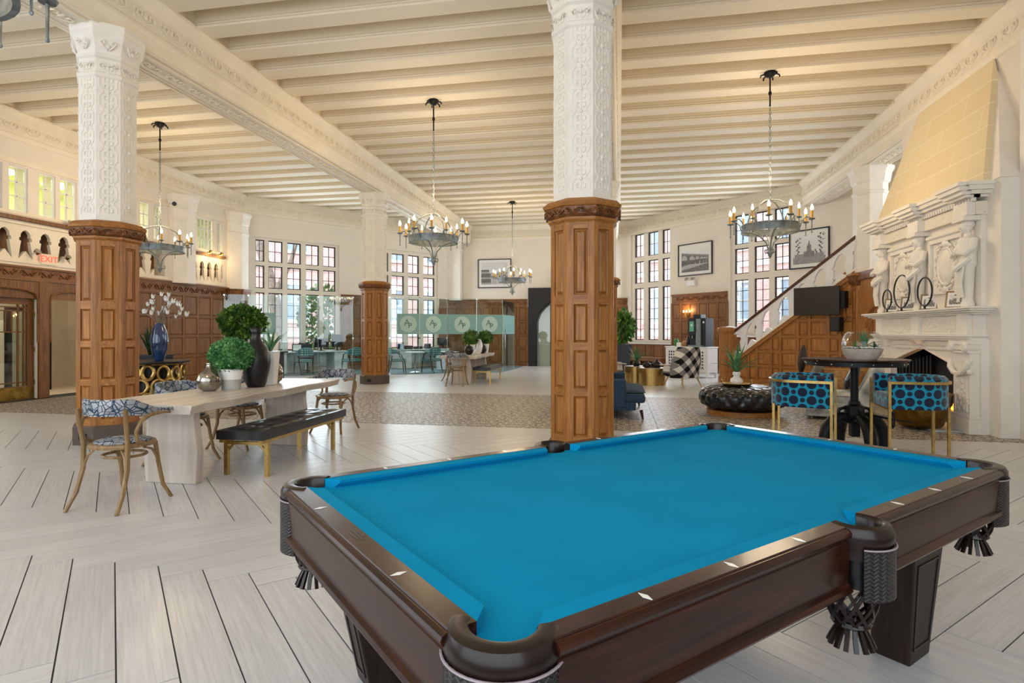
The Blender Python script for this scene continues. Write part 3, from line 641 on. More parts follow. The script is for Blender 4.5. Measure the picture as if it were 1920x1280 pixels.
# ================================================================ OCTAGONAL COLUMNS
def column(cx,cy,label,detail=2,base=True,r=.335):
    T=thing('column',label,'column',(cx,cy,0),0,None,'structure'); c8=1/cos(PI/8)
    def oc(pr,g=None):
        g=g or G(); g.m=Matrix.Rotation(PI/8,4,'Z'); g.lathe([(a*c8,z) for a,z in pr],8); g.m=None; return g
    oc([(r+.035,0),(r+.035,.22),(r+.02,.24),(r,.24)]).build('base','base',T)
    oc([(r-.03,.2),(r-.03,2.6)]).build('core','oak',T)
    oc([(r,2.56),(r+.03,2.585),(r+.03,2.61)]).build('neck_moulding','oakx',T)
    oc([(r+.0,2.6),(r+.05,2.64),(r+.055,2.72)]).build('capital','carve',T)
    oc([(r+.05,2.715),(r+.075,2.725),(r+.085,2.75),(r+.07,2.765),(r+.035,2.80),(r-.03,2.82)]).build('cap_moulding','oakx',T)
    fw=2*r*math.tan(PI/8); st=G(); rl=G(); zs=[.24,.36,.82,.90,1.28,1.36,1.76,1.84,1.90] 
    rails=[(.24,.34),(.74,.84),(1.20,1.30),(1.66,1.76),(2.50,2.58)] if False else [(.24,.33),(.70,.80),(1.17,1.27),(1.64,1.74),(1.99 if False else 2.50,2.58)]
    rails=[(.24,.33),(.72,.80),(1.18,1.26),(1.64,1.72),(2.06,2.15),(2.50,2.58)] if False else [(.24,.32),(.74,.82),(1.22,1.30),(1.70,1.80),(2.49,2.58)]
    carve=G(); strap=G(); w=fw*.235
    for k in range(8):
        a=k*PI/4; m=Matrix.Rotation(a+PI/2+PI,4,'Z')@Matrix.Translation((0,r,0)); m=Matrix.Rotation(a-PI/2,4,'Z')@Matrix.Translation((0,r,0))
        st.m=rl.m=carve.m=strap.m=m
        st.box(-fw/2,-fw/2+w,-.03,0,.24,2.58); st.box(fw/2-w,fw/2,-.03,0,.24,2.58)
        for z0,z1 in rails: rl.box(-fw/2+w,fw/2-w,-.03,-.001,z0,z1)
        for q,((_,z0),(z1,_2)) in enumerate(zip(rails,rails[1:])):
            p=m@Vector((0,-.02,(z0+z1)/2)); panel(T,'oak',p.x,p.y,p.z,fw-2*w,z1-z0,.026 if q==3 else .02,.04 if q==3 else .028,rz=a-PI/2)
        # vine carving on the capital
        n=4
        for i in range(n):
            x=-fw/2*1.12+fw*1.12*(i+.5)/n; s=1 if i%2 else -1; z=2.67
            carve.tube([(x-.05,.045,z-.028*s),(x-.02,.065,z-.005*s),(x+.015,.068,z+.028*s),(x+.04,.062,z+.012*s),(x+.03,.06,z-.012*s),(x+.012,.06,z-.004*s)],.011,4)
            for e in range(3): carve.ball((x-.02+.02*e,.05,z+(.02-.012*e)*-s),.018,5,4,1.3,.7,.8)
        if detail and (k in (4,5,6,7,0)):
            zb=2.90
            while zb<4.58:
                for s in (-1,1):
                    strap.tube([(s*fw*.36,.0,zb),(s*fw*.36,.0,zb+.07),(s*fw*.22,.0,zb+.11),(s*fw*.22,0,zb+.15),(s*fw*.36,0,zb+.19),(s*fw*.36,0,zb+.23)],.008,4)
                    strap.tube([(s*fw*.06,0,zb+.02),(s*fw*.16,.004,zb+.02),(s*fw*.18,.004,zb+.06),(s*fw*.08,.004,zb+.075)],.007,4)
                    strap.tube([(s*fw*.06,0,zb+.21),(s*fw*.16,.004,zb+.21),(s*fw*.18,.004,zb+.17),(s*fw*.08,.004,zb+.155)],.007,4)
                strap.tube([(-fw*.36,0,zb+.115),(fw*.36,0,zb+.115)],.006,4); strap.ball((0,.0,zb+.115),.022,6,4); strap.tube([(0,0,zb),(0,0,zb+.22)],.008,4)
                zb+=.235
            for s in (-1,1): strap.tube([(s*.02,.025,4.755),(s*.07,.025,4.79),(s*.10,.025,4.76),(s*.08,.025,4.735),(s*.06,.025,4.755)],.009,4); strap.tube([(s*.01,.04,4.95),(s*.06,.06,4.99),(s*.09,.075,5.03),(s*.06,.085,5.055),(s*.04,.075,5.02)],.012,4)
            strap.ball((0,.055,4.985),.028,6,5); strap.ball((0,.02,4.76),.02,6,4)
    st.build('stile','oak',T); rl.build('rail','oakx',T); carve.build('vine_carving','carve',T,kind='stuff')
    R2=r-.03
    oc([(R2,2.8),(R2,4.60),(R2+.025,4.62),(R2+.025,4.66),(R2,4.68),(R2,4.84),(R2+.03,4.86),(R2+.03,4.90),(R2+.01,4.91),(R2+.05,5.06),(R2+.085,5.12),(R2+.085,5.17),(R2+.10,5.20),(R2+.10,5.26)]).build('upper_shaft','white',T)
    if detail: 
        strap.m=None; o=strap.build('strapwork','white',T,kind='stuff',smooth=True); o.scale=((R2+.002)/r,)*2+(1,)
    for x,z in ((0,.12),): G().box(-.055,.055,-r-.045,-r-.034,.07,.15).build('socket_plate','rubber',T)
    return T
column(-6.56,6.5,'large oak and white plaster pillar standing left of the long table',2)
column(-.40,6.42,'large oak and white plaster pillar just behind the pool table',2)
column(-6.70,15.2,'slender distant oak and white pillar in front of the glass office',1)
column(-.40,15.2,'distant pillar almost hidden behind the middle pillar',0)
# stair pier (column on the right)
T=thing('column','white plaster pillar on an oak base at the top of the stairs','column',(5.78,14.95,0),0,None,'structure')
g=G(); g.m=Matrix.Rotation(PI/8,4,'Z'); c8=1/cos(PI/8)
g.lathe([(.33*c8,2.8),(.33*c8,4.6),(.36*c8,4.63),(.36*c8,4.67),(.33*c8,4.7),(.33*c8,4.86),(.37*c8,4.9),(.40*c8,5.1),(.45*c8,5.2),(.45*c8,5.26)],8).build('upper_shaft','white',T)
g=G(); g.m=Matrix.Rotation(PI/8,4,'Z'); g.lathe([(.36*c8,0),(.36*c8,2.5)],8).build('core','oak',T)
g=G(); g.m=Matrix.Rotation(PI/8,4,'Z'); g.lathe([(.36*c8,2.5),(.42*c8,2.6),(.44*c8,2.72)],8).build('capital','carve',T)
g=G(); g.m=Matrix.Rotation(PI/8,4,'Z'); g.lathe([(.43*c8,2.72),(.47*c8,2.74),(.47*c8,2.78),(.33*c8,2.82)],8).build('cap_moulding','oakx',T)
fw=2*.36*math.tan(PI/8)
for k in (4,5,6,7):
    a=k*PI/4
    for z0,z1 in ((.3,1.0),(1.1,1.75),(1.85,2.42)):
        p=Matrix.Rotation(a-PI/2,4,'Z')@Vector((0,.365,(z0+z1)/2)); panel(T,'oak',p.x,p.y,p.z,fw-.1,z1-z0,.02,rz=a-PI/2)
# ================================================================ POOL TABLE  (local x = long axis, y = far side)
PT=thing('pool_table','large pool table with bright blue cloth and dark mahogany rails','pool table',(.195,2.577,0),rad(45))
OX,OY,WX,WY,NX,NY=1.41,.80,1.335,.735,1.28,.68; ZT,ZB=.80,.765
def corner_arc(cx,cy,r,a0,a1,n=8): return arc(cx,cy,r,rad(a0),rad(a1),n)
PCX,PCY,PR=1.295,.685,.09; HCX,HCY=1.373,.763
poly=[]
poly+=[(WX-.01,-WY+.12)]; poly+=[(WX-.01,WY-.12)]
poly+=corner_arc(HCX,HCY,PR,-110,-160)
poly+=[(.1,WY-.01)]+corner_arc(0,WY+.045,.066,-20,-160,6)+[(-.1,WY-.01)]
poly+=corner_arc(-HCX,HCY,PR,-20,-70)
poly+=[(-WX+.01,WY-.12),(-WX+.01,-WY+.12)]
poly+=corner_arc(-HCX,-HCY,PR,70,20)
poly+=[(-.1,-WY+.01)]+corner_arc(0,-WY-.045,.066,160,20,6)+[(.1,-WY+.01)]
poly+=corner_arc(HCX,-HCY,PR,160,110)
G().prism(poly,ZB-.05,ZB).build('bed_cloth','cloth',PT)
def rail(x0,x1,side,axis):
    # profile: a = outward distance, b = height
    if axis=='x': o,w,nn=OY,WY,NY
    else: o,w,nn=OX,WX,NX
    pr=[(w,.69),(w,ZT),(o-.012,ZT),(o-.010,ZT-.004),(o-.004,ZT-.004),(o+.006,ZT-.010),(o+.010,ZT-.018),(o+.006,ZT-.028),(o-.006,ZT-.034),(o-.006,ZT-.040),(o-.002,ZT-.044),(o-.010,.625),(o+.002,.618),(o+.006,.605),(o+.0,.595),(o-.05,.595),(o-.05,.69)]
    g=G(); c=G()
    q=[(w+.001,ZT-.001),(nn,ZT-.004),(nn+.004,ZT-.016),(nn+.022,ZB-.002),(w+.001,ZB-.002)]
    m0=.055; ins=m0 if axis=='x' else m0
    if axis=='x':
        g.prism([(side*a,b) for a,b in pr],x0,x1,'yz')
        e0=.03 if abs(x0)<.2 else .058; e1=.03 if abs(x1)<.2 else .058
        n=len(q); f=[(w-a)/(w-nn) for a,b in q]
        vs=[(x0+e0*max(t,0),side*a,b) for (a,b),t in zip(q,f)]+[(x1-e1*max(t,0),side*a,b) for (a,b),t in zip(q,f)]
    else:
        g.prism([(side*a,b) for a,b in pr],x0,x1,'xz')
        n=len(q); f=[(w-a)/(w-nn) for a,b in q]
        vs=[(side*a,x0+.058*max(t,0),b) for (a,b),t in zip(q,f)]+[(side*a,x1-.058*max(t,0),b) for (a,b),t in zip(q,f)]
    c.add(vs,[tuple(range(n)),tuple(range(n,2*n))]+[(i,(i+1)%n,n+(i+1)%n,n+i) for i in range(n)])
    g.build('rail','mahog' if axis=='x' else 'mahogy',PT); c.build('cushion','cloth',PT)
for s in (-1,1):
    rail(.082,1.245,s,'x'); rail(-1.245,-.082,s,'x'); rail(-.645,.645,s,'y')
dg=G().add([(-.0085,0,0),(0,-.022,0),(.0085,0,0),(0,.022,0),(-.0085,0,.0012),(0,-.022,.0012),(.0085,0,.0012),(0,.022,.0012)],[(4,5,6,7),(0,1,5,4),(1,2,6,5),(2,3,7,6),(3,0,4,7)]).mesh('sight_diamond'); dg.materials.append(M['glaze_white'])
for s in (-1,1):
    for x in (-.96,-.64,-.32,.32,.64,.96): meshobj(dg,'sight_diamond',PT,None,(x,s*.765,ZT))
    for y in (-.33,0,.33):
        if s>0 or y: meshobj(dg,'sight_diamond',PT,None,(s*1.372,y,ZT),(0,0,rad(90)))
g=G()
for i,(yy,l) in enumerate(((.02,.08),(.0,.1),(-.02,.05))): g.box(-1.372+.012*i-.004,-1.372+.012*i+.002,-l/2,l/2,ZT,ZT+.0006)
g.build('maker_plate','black',PT)
def pocket(x,y,ang,corner=True):
    A=rad(ang); m=Matrix.Translation((x,y,0))@Matrix.Rotation(A,4,'Z')   # local +x points outward
    r0,r1,sp=(.068,.124,97) if corner else (.062,.102,119)
    g=G(); g.m=m; sec=[(r0,.70),(r0,.792),(r0+.006,.802),(r1-.028,.806),(r1-.01,.800),(r1,.782),(r1,.755),(r1-.012,.735),(r1-.012,.70)]
    g.lathe(sec,22,a0=-rad(sp),a1=rad(sp)); n=len(sec); k=23
    o=len(g.v)-n*k; g.f+=[tuple(o+j*k for j in range(n)),tuple(o+j*k+k-1 for j in range(n))][::1]
    g.build('pocket_collar','brownleather',PT,smooth=True)
    rs=r1+.002; span=84 if corner else 56; h0,h1=(.752,.55) if corner else (.742,.585)
    pth=[(rs*cos(rad(t)),rs*sin(rad(t))) for t in range(span,-span-1,-8)]
    g=G(); g.m=m; g.ribbon(pth,h1,h0,-.006); g.build('pocket_shield','weave',PT,smooth=True)
    g=G(); g.m=m; g.tube([(p[0]*1.02,p[1]*1.02,h0) for p in pth],.003,5); 
    g.build('stitching','stitch',PT)
    for s in (-1,1):
        a=rad(span)*s; p=Vector((rs*cos(a),rs*sin(a),0)); d=Vector((-sin(a),cos(a),0))*s
        if corner:
            g=G(); g.m=m; e=p+d*.05+Vector((.012,0,0)); w=.004
            q=[(p.x,p.y,h0-.005),(e.x,e.y,h0+.012),(e.x,e.y,h0-.10),(p.x,p.y,h0-.13)]
            g.hexa([(a_+w,b_,c_) for a_,b_,c_ in q],[(a_-w,b_,c_) for a_,b_,c_ in q]); g.build('leather_flap','brownleather',PT)
    g=G(); g.m=m; g.lathe([(0,.60),(r0-.004,.60),(r0+.002,.70)],18,cap=False); g.build('pocket_cup','black',PT,smooth=True)
    g=G(); g.m=m; cx=.0 if corner else -.02; zt,zb,ra,rb=.60,.475,.085,.05
    for i in range(10):
        for s in (-1,1):
            pts=[]
            for j in range(6):
                t=j/5; rr=ra*(1-t)+rb*t; a=2*PI*i/10+s*t*1.1; pts.append((cx+rr*cos(a),rr*sin(a),zt*(1-t)+zb*t-.02*sin(PI*t)))
            g.tube(pts,.007,4)
    g.tube([(cx+rb*cos(t),rb*sin(t),zb) for t in [2*PI*i/12 for i in range(12)]],.011,5,True)
    g.build('pocket_net','brownleather',PT,kind='stuff')
    g=G(); g.m=m
    for i in range(14):
        a=2*PI*i/14; g.tube([(cx+.03*cos(a),.03*sin(a),zb),(cx+.05*cos(a),.05*sin(a),zb-.04),(cx+.066*cos(a),.066*sin(a),zb-.075)],[.006,.009,.009],4)
    g.build('fringe','brownleather',PT,kind='stuff')
for sx in (-1,1):
    for sy in (-1,1): pocket(sx*PCX,sy*PCY,math.degrees(math.atan2(sy,sx)))
for sy in (-1,1): pocket(0,sy*(WY+.045),90*sy,False)
# cabinet below the apron
G().hexa([(-1.06,-.60,.47),(1.02,-.60,.47),(1.02,.60,.47),(-1.06,.60,.47)],[(-1.20,-.70,.60),(1.20,-.70,.60),(1.20,.70,.60),(-1.20,.70,.60)]).build('cabinet','legwood',PT)
for s in (-1,1):
    G().hexa([(-.90,s*.612,.495),(.86,s*.612,.495),(.86,s*.58,.495),(-.90,s*.58,.495)],[(-.98,s*.700,.585),(.96,s*.700,.585),(.96,s*.66,.585),(-.98,s*.66,.585)]).build('cabinet_panel','legwood',PT)
for (x0,x1,xo) in ((.79,.985,.10),(-.94,-1.135,-.10)):
    for s in (-1,1):
        y0,y1=s*.470,s*.622
        g=G().hexa([(x0,y0,0),(x1,y0,0),(x1,y1,0),(x0,y1,0)],[(x0,y0-.01*s,.47),(x1+xo,y0-.01*s,.47),(x1+xo,y1+.02*s,.47),(x0,y1+.02*s,.47)]); L=g.build('leg','legwood',PT,bevel=.006)
        def lx(z): return x1+xo*z/.47
        e=.004 if xo>0 else -.004; p0,p1=sorted((y0,y1)); fr=G()
        for (ya,yb,za,zb) in ((p0+.028,p0+.036,.06,.42),(p1-.036,p1-.028,.06,.42),(p0+.028,p1-.028,.06,.068),(p0+.028,p1-.028,.412,.42)):
            fr.hexa([(lx(za)-e,ya,za),(lx(za)+e,ya,za),(lx(za)+e,yb,za),(lx(za)-e,yb,za)],[(lx(zb)-e,ya,zb),(lx(zb)+e,ya,zb),(lx(zb)+e,yb,zb),(lx(zb)-e,yb,zb)])
        def ly(z): return y1+.02*s*z/.47
        q0,q1=x0+(.03 if xo>0 else -.03),None
        for (fa,fb,za,zb) in ((.12,.16,.06,.42),(.84,.88,.06,.42),(.12,.88,.06,.068),(.12,.88,.412,.42)):
            X=lambda f,z:x0+(lx(z)-x0)*f
            fr.hexa([(X(fa,za),ly(za)-.004,za),(X(fb,za),ly(za)-.004,za),(X(fb,za),ly(za)+.004,za),(X(fa,za),ly(za)+.004,za)],[(X(fa,zb),ly(zb)-.004,zb),(X(fb,zb),ly(zb)-.004,zb),(X(fb,zb),ly(zb)+.004,zb),(X(fa,zb),ly(zb)+.004,zb)])
        fr.build('leg_panel_bead','black',L)
        a,b=sorted((x0-(.012 if xo>0 else -.012),x1+xo*1.18)); c,d=sorted((y0,y1))
        G().box(a,b,c-.015,d+.035,.47,.492).box(a+.012,b-.012,c-.005,d+.02,.492,.508).box(a+.025,b-.03,c,d+.005,.508,.53).build('leg_cap','mahog',PT,bevel=.005)
# ================================================================ LONG TABLES, CHAIRS, BENCHES
def live_slab(label,loc):
    T=thing('dining_table',label,'table',loc,0,'live edge tables')
    L=[(-.50,0),(-.53,.5),(-.47,1.0),(-.50,1.6),(-.46,2.2),(-.44,2.86)]; Rr=[(.56,-.04),(.50,.2),(.54,.55),(.46,1.05),(.50,1.5),(.44,2.0),(.47,2.5),(.40,2.92)]
    poly=Rr+L[::-1]; g=G(); n=len(poly); inn=[(x*.985,y*.997+.005) for x,y in poly]; bt=[(x*.95,y*.99+.015) for x,y in poly]
    g.add([(x,y,.775) for x,y in poly]+[(x*.99,y,.782) for x,y in poly]+[(x,y,.705) for x,y in bt],[tuple(range(n,2*n))]+[(i,(i+1)%n,n+(i+1)%n,n+i) for i in range(n)]+[(2*n+i,2*n+(i+1)%n,(i+1)%n,i) for i in range(n)]+[tuple(range(2*n,3*n))[::-1]])
    g.build('tabletop','white_oak',T)
    for y0 in (.36,2.24):
        G().prism([(-.26,0),(.27,0),(.29,.3),(.25,.6),(.26,.71),(-.27,.71),(-.25,.5),(-.28,.2)],y0,y0+.09,'xz').build('slab_leg','white_oakz',T,bevel=.01)
    return T
TX,TY=-4.12,4.38
D1=live_slab('long pale live-edge wood table with vases, nearest of the two',(TX,TY,0))
DX,DY=-.16,10.66
D2=dup(D1,(TX+DX,TY+DY,0),0,'distant pale live-edge table with round black vases in front of the glass office')
def bent_chair(label,loc,rz):
    T=thing('bentwood_armchair',label,'chair',loc,rz,'bentwood chairs at the long tables')
    G().lathe([(.21,.475),(.235,.48),(.24,.495),(.235,.51),(.20,.515)],28,sx=1.0,sy=1.0).build('seat_frame','bent',T,smooth=True)
    G().lathe([(0,.512),(.20,.514),(.205,.522),(.16,.536),(0,.542)],24).build('seat','branch',T,smooth='all')
    for s in (-1,1):
        G().tube([(s*.17,.15,.49),(s*.185,.17,.30),(s*.20,.20,.12),(s*.235,.255,0)],[.019,.018,.017,.016],8).build('leg','bent',T,smooth=True)
        G().tube([(s*.235,-.30,0),(s*.215,-.22,.14),(s*.205,-.17,.32),(s*.205,-.165,.52),(s*.215,-.19,.68),(s*.22,-.205,.80)],[.016,.017,.019,.019,.018,.016],8).build('leg','bent',T,smooth=True)
        G().tube([(s*.265,.20,.735),(s*.275,.10,.745),(s*.285,-.02,.74),(s*.275,-.11,.70),(s*.262,-.145,.62),(s*.25,-.12,.545),(s*.243,-.04,.505),(s*.24,.06,.497)],.015,8).build('arm_loop','bent',T,smooth=True)
        G().tube([(s*.20,.0,.47),(s*.195,.09,.44),(s*.19,.145,.36),(s*.19,.18,.22)],.010,6).build('brace','bent',T,smooth=True)
        G().tube([(s*.12,-.14,.47),(s*.17,-.16,.42),(s*.205,-.18,.30),(s*.222,-.23,.14)],.010,6).build('brace','bent',T,smooth=True)
    G().tube([(.16*cos(t),.15*sin(t)+.02,.40) for t in [2*PI*i/20 for i in range(20)]],.012,6,True).build('stretcher','bent',T,smooth=True)
    pth=[(.275,.26),(.28,.16),(.28,.04)]+[(.28*cos(t),-.03+.22*sin(t)) for t in [-PI*i/12 for i in range(1,12)]]+[(-.28,.04),(-.28,.16),(-.275,.26)]
    n=len(pth); zt=[];zb=[]
    for i in range(n):
        a=abs(i-(n-1)/2)/((n-1)/2); zt.append(.775+.10*max(0,min(1,(0.80-a)/.25))); zb.append(.745+.0*a)
    th=[.012+.02*min(1,(1-abs(i-(n-1)/2)/((n-1)/2))*3) for i in range(n)]
    G().ribbon(pth[::-1],zb,zt,th,.012).build('backrest','branch',T,smooth=True)
    return T
CH=bent_chair('nearest bentwood armchair with blue branch-patterned back at the near table end',(-4.02,4.12,0),rad(0))
for loc,rz,lab in (((-4.62,5.52,0),rad(-90),'bentwood armchair tucked in behind the near table beside the left pillar'),((-4.60,6.45,0),rad(-90),'second bentwood armchair behind the near table, beside the boxwood pot'),
    ((-4.02,7.72,0),rad(180),'bentwood armchair at the far end of the near table'),((-4.24,14.92,0),0,'bentwood armchair at the near end of the distant table'),((-4.80,16.5,0),rad(-90),'bentwood armchair behind the distant table')):
    dup(CH,loc,rz,lab)
def tuft_grid(g,x0,x1,y0,y1,z0,z1,nx,ny,amp=.02,res=8):
    W_=x1-x0; H_=y1-y0; vs=[]; X=nx*res; Y=ny*res
    for j in range(Y+1):
        for i in range(X+1):
            u,v=i/X,j/Y; a=abs(sin(PI*u*nx)); b=abs(sin(PI*v*ny)); e=min(1,min(u,1-u)*nx*2.2,min(v,1-v)*ny*2.2)**.5
            vs.append((x0+W_*u,y0+H_*v,z0+(z1-z0)*(.35+.65*e)-amp*(1-(a*b)**.35)*(1 if 0<i<X and 0<j<Y else 0)))
    o=len(vs); fs=[(j*(X+1)+i,j*(X+1)+i+1,(j+1)*(X+1)+i+1,(j+1)*(X+1)+i) for j in range(Y) for i in range(X)]
    g.add(vs,fs); return g
def bench(label,loc):
    T=thing('bench',label,'bench',loc,0,'gold legged benches')
    g=tuft_grid(G(),-.25,.25,0,1.72,.40,.475,2,6,.014); g.box(-.25,.25,0,1.72,.368,.455); g.build('seat_cushion','leather',T,smooth=True)
    G().box(.19,.23,.02,1.70,.335,.378).box(-.23,-.19,.02,1.70,.335,.378).build('frame_beam','gold',T)
    for y in (.1,1.42):
        G().box(-.24,.24,y,y+.04,.305,.335).build('cross_bar','gold',T)
        for s in (-1,1): G().box(s*.22-.02,s*.22+.02,y,y+.04,0,.335).build('leg','gold',T)
        for s in (-1,1): G().tube([(s*.2,y+.02,.25),(s*.14,y+.02,.315)],.014,4).build('brace','gold',T)
    return T
B1=bench('black leather tufted bench with gold legs at the near table',(-3.60,5.02,0))
dup(B1,(-3.60+DX+.02,5.02+DY-.1,0),0,'black leather bench with gold legs at the distant table')
# ---------------------------------------------------------------- plants
def foliage(name,mat,par,c,rx,ry,rz_,n,size,seed=1,shell=.55,lo=-1.0):
    r=random.Random(seed); g=G()
    for i in range(n):
        while True:
            p=Vector((r.uniform(-1,1),r.uniform(-1,1),r.uniform(lo,1)))
            if shell<p.length<1: break
        d=p.normalized(); q=Vector((c[0]+p.x*rx,c[1]+p.y*ry,c[2]+p.z*rz_)); t=Vector((r.uniform(-1,1),r.uniform(-1,1),r.uniform(-1,1))); a=(d+t*.8).normalized(); b=a.cross(Vector((r.uniform(-1,1),r.uniform(-1,1),.3))).normalized(); s=size*r.uniform(.7,1.25)
        g.add([q-a*s*.1,q+a*s*.5+b*s*.38,q+a*s,q+a*s*.5-b*s*.38],[(0,1,2,3)])
    return g.build(name,mat,par,kind='stuff')
def spiky(par,c,n,L,mat='agave',w=.02,seed=3,tilt=(.2,1.1),name='leaf'):
    r=random.Random(seed)
    for i in range(n):
        a=2*PI*i/n*2.4+r.uniform(-.3,.3); ti=r.uniform(*tilt); l=L*r.uniform(.75,1.1); d=Vector((cos(a),sin(a),0)); g=G(); pts=[]; m=6; sd=Vector((-sin(a),cos(a),0)); vs=[]
        for j in range(m+1):
            t=j/m; el=PI/2-ti*(.5+.8*t); 
            p=Vector((0,0,0)) if j==0 else pts[-1]+(d*cos(el)+Vector((0,0,1))*sin(el))*l/m
            pts.append(p); ww=w*(1-t**1.6)*(.7+.6*min(1,t*4))
            vs+= [p-sd*ww+Vector((0,0,ww*.5)),p,p+sd*ww+Vector((0,0,ww*.5))]
        fs=[]
        for j in range(m):
            for q in (0,1): fs.append((j*3+q,j*3+q+1,(j+1)*3+q+1,(j+1)*3+q))
        g.add([Vector(c)+v for v in vs],fs); g.build(name,mat,par,smooth='all')
def lathe_thing(name,label,cat,loc,pr,mat,n=28,group=None,part='body'):
    t=thing(name,label,cat,loc,0,group); G().lathe(pr,n).build(part,mat,t,smooth='all'); return t
def sc(pr,r,h): 
    R0=max(a for a,b in pr); H0=max(b for a,b in pr); return [(a*r/R0,b*h/H0) for a,b in pr]
ZTOP=.783
BULB=[(0,0),(.06,0),(.105,.03),(.13,.085),(.132,.13),(.115,.18),(.08,.22),(.045,.25),(.030,.275),(.028,.30),(.034,.315),(.028,.315),(.022,.29),(0,.27)]
v1=lathe_thing('bulb_vase','nearest mercury glass bulb vase, left of the boxwood pot','vase',(-4.30,5.50,ZTOP),sc(BULB,.125,.30),'silver',28,'mercury glass bulb vases')
lathe_thing('bulb_vase','darker mercury glass bulb vase right of the white planter','vase',(-4.22,6.58,ZTOP),sc(BULB,.100,.315),'silver',28,'mercury glass bulb vases')
t=thing('boxwood_pot','round boxwood in a white and grey tapered pot on the near table','potted plant',(-4.20,5.72,ZTOP))
G().lathe([(0,0),(.095,0),(.108,.11)],28).build('pot_base','concrete',t,smooth=True); G().lathe([(.108,.11),(.13,.225),(.118,.225),(.115,.2),(0,.2)],28).build('pot','glaze_white',t,smooth=True)
G().tube([(0,0,.19),(0,0,.34)],.02,6).build('stem','bark',t); G().ball((0,0,.36),.17,14,10,1,1,.85).build('crown_core','leaf',t)
foliage('foliage','leaf',t,(0,0,.37),.225,.225,.185,2600,.030,5,.7,-.85)
t=lathe_thing('bottle_vase','tall matte black bottle vase with a flared neck on the near table','vase',(-4.10,6.02,ZTOP),[(0,0),(.09,0),(.11,.04),(.145,.20),(.155,.30),(.145,.38),(.11,.46),(.06,.53),(.048,.57),(.05,.62),(.075,.68),(.068,.68),(.04,.6),(0,.58)],'black',32)
t=thing('square_planter','tall white square planter with a spiky green plant on the near table','potted plant',(-4.12,6.33,ZTOP),rad(12))
G().hexa([(-.06,-.06,0),(.06,-.06,0),(.06,.06,0),(-.06,.06,0)],[(-.085,-.085,.40),(.085,-.085,.40),(.085,.085,.40),(-.085,.085,.40)]).build('planter','glaze_white',t,bevel=.006); spiky(t,(0,0,.38),14,.34,'agave',.018,4,(.1,1.2))
# distant table pieces
e=lambda x,y:(x+DX,y+DY,ZTOP)
for (x,y,r,lab) in ((-4.05,5.35,.135,'round black globe vase on the distant table, left one'),(-3.95,6.6,.125,'round black globe vase on the distant table behind the white sculpture')):
    lathe_thing('globe_vase',lab,'vase',e(x,y),sc([(0,0),(.06,0),(.12,.05),(.145,.13),(.12,.21),(.05,.255),(.03,.26),(.03,.285),(.0,.28)],r,.29),'black',24,'black globe vases')
t=thing('curved_vase','white crescent-shaped vase between the black globe vases','vase',e(-4.0,6.1)); G().tube([(-.03,0,0),(.05,0,.1),(.09,0,.25),(.07,0,.38),(.02,0,.5)],[.09,.10,.085,.06,.02],12).build('body','glaze_white',t,smooth=True)
for i,(x,y,lab) in enumerate(((-4.10,5.8,'left topiary ball in a white pot on the distant table'),(-3.95,6.95,'right topiary ball half hidden behind the white crescent vase'))):
    t=thing('topiary_pot',lab,'potted plant',e(x,y),0,'topiary balls'); G().lathe([(0,0),(.09,0),(.13,.28),(.12,.28),(0,.26)],16).build('pot','glaze_white',t,smooth=True); G().ball((0,0,.48),.17,12,8).build('crown_core','leaf2',t); foliage('foliage','leaf2',t,(0,0,.48),.23,.23,.21,700,.05,8+i,.7)
# ================================================================ LEFT NOOK BEHIND THE NEAR TABLE
gx,gy=-8.55,9.35
t=thing('drum_table','gold openwork drum table with a dark glass top beside the left pillar','table',(gx,gy,0))
G().lathe([(0,.86),(.66,.86),(.66,.885),(0,.885)],40).build('glass_top','black',t,smooth=True); G().lathe([(.60,.02),(.60,.85)],36).build('inner_liner','black',t) if False else None
r=random.Random(4); g=G(); NN=15; cells_=[]
for row,(zc,hh) in enumerate(((.68,.15),(.42,.14),(.17,.14))):
    for i in range(NN):
        a=2*PI*(i+.5*(row%2))/NN+r.uniform(-.05,.05); w=2*PI/NN*.5*r.uniform(.75,1.02); h=hh*r.uniform(.8,1.0); z=zc+r.uniform(-.03,.03)
        g.tube([(.56*cos(a+w*cos(q)),.56*sin(a+w*cos(q)),z+h*sin(q)) for q in [2*PI*k/14 for k in range(14)]],r.uniform(.026,.036),6,True)
g.tube([(.56*cos(q),.56*sin(q),.84) for q in [2*PI*k/40 for k in range(40)]],.02,6,True); g.tube([(.56*cos(q),.56*sin(q),.02) for q in [2*PI*k/40 for k in range(40)]],.02,6,True)
g.build('openwork','gold',t,smooth=True); G().lathe([(.40,.02),(.40,.84)],24).build('inner_core','black',t)
t=thing('blossom_vase','tall glossy blue vase of white magnolia branches on the gold drum table','vase',(gx+.16,gy+.05,.886))
G().lathe([(0,0),(.07,0),(.085,.03),(.13,.20),(.145,.38),(.12,.55),(.08,.66),(.07,.69),(.06,.69),(.05,.6),(0,.5)],28).build('body','glaze_blue',t,smooth='all')
r=random.Random(11); g=G(); fl=[]
for i in range(26):
    a=r.uniform(0,2*PI); l=r.uniform(.18,.62); sp=r.uniform(.15,1.1); p=[(0,0,.62)]; e0=Vector((cos(a)*sp*.42,sin(a)*sp*.42,.66+l*(1.05-sp*.5)))
    g.tube([(0,0,.62),(e0.x*.4,e0.y*.4,.62+(e0.z-.62)*.6),tuple(e0)],.005,4); fl.append((e0,r.uniform(.042,.07)))
g.build('branches','bark',t)
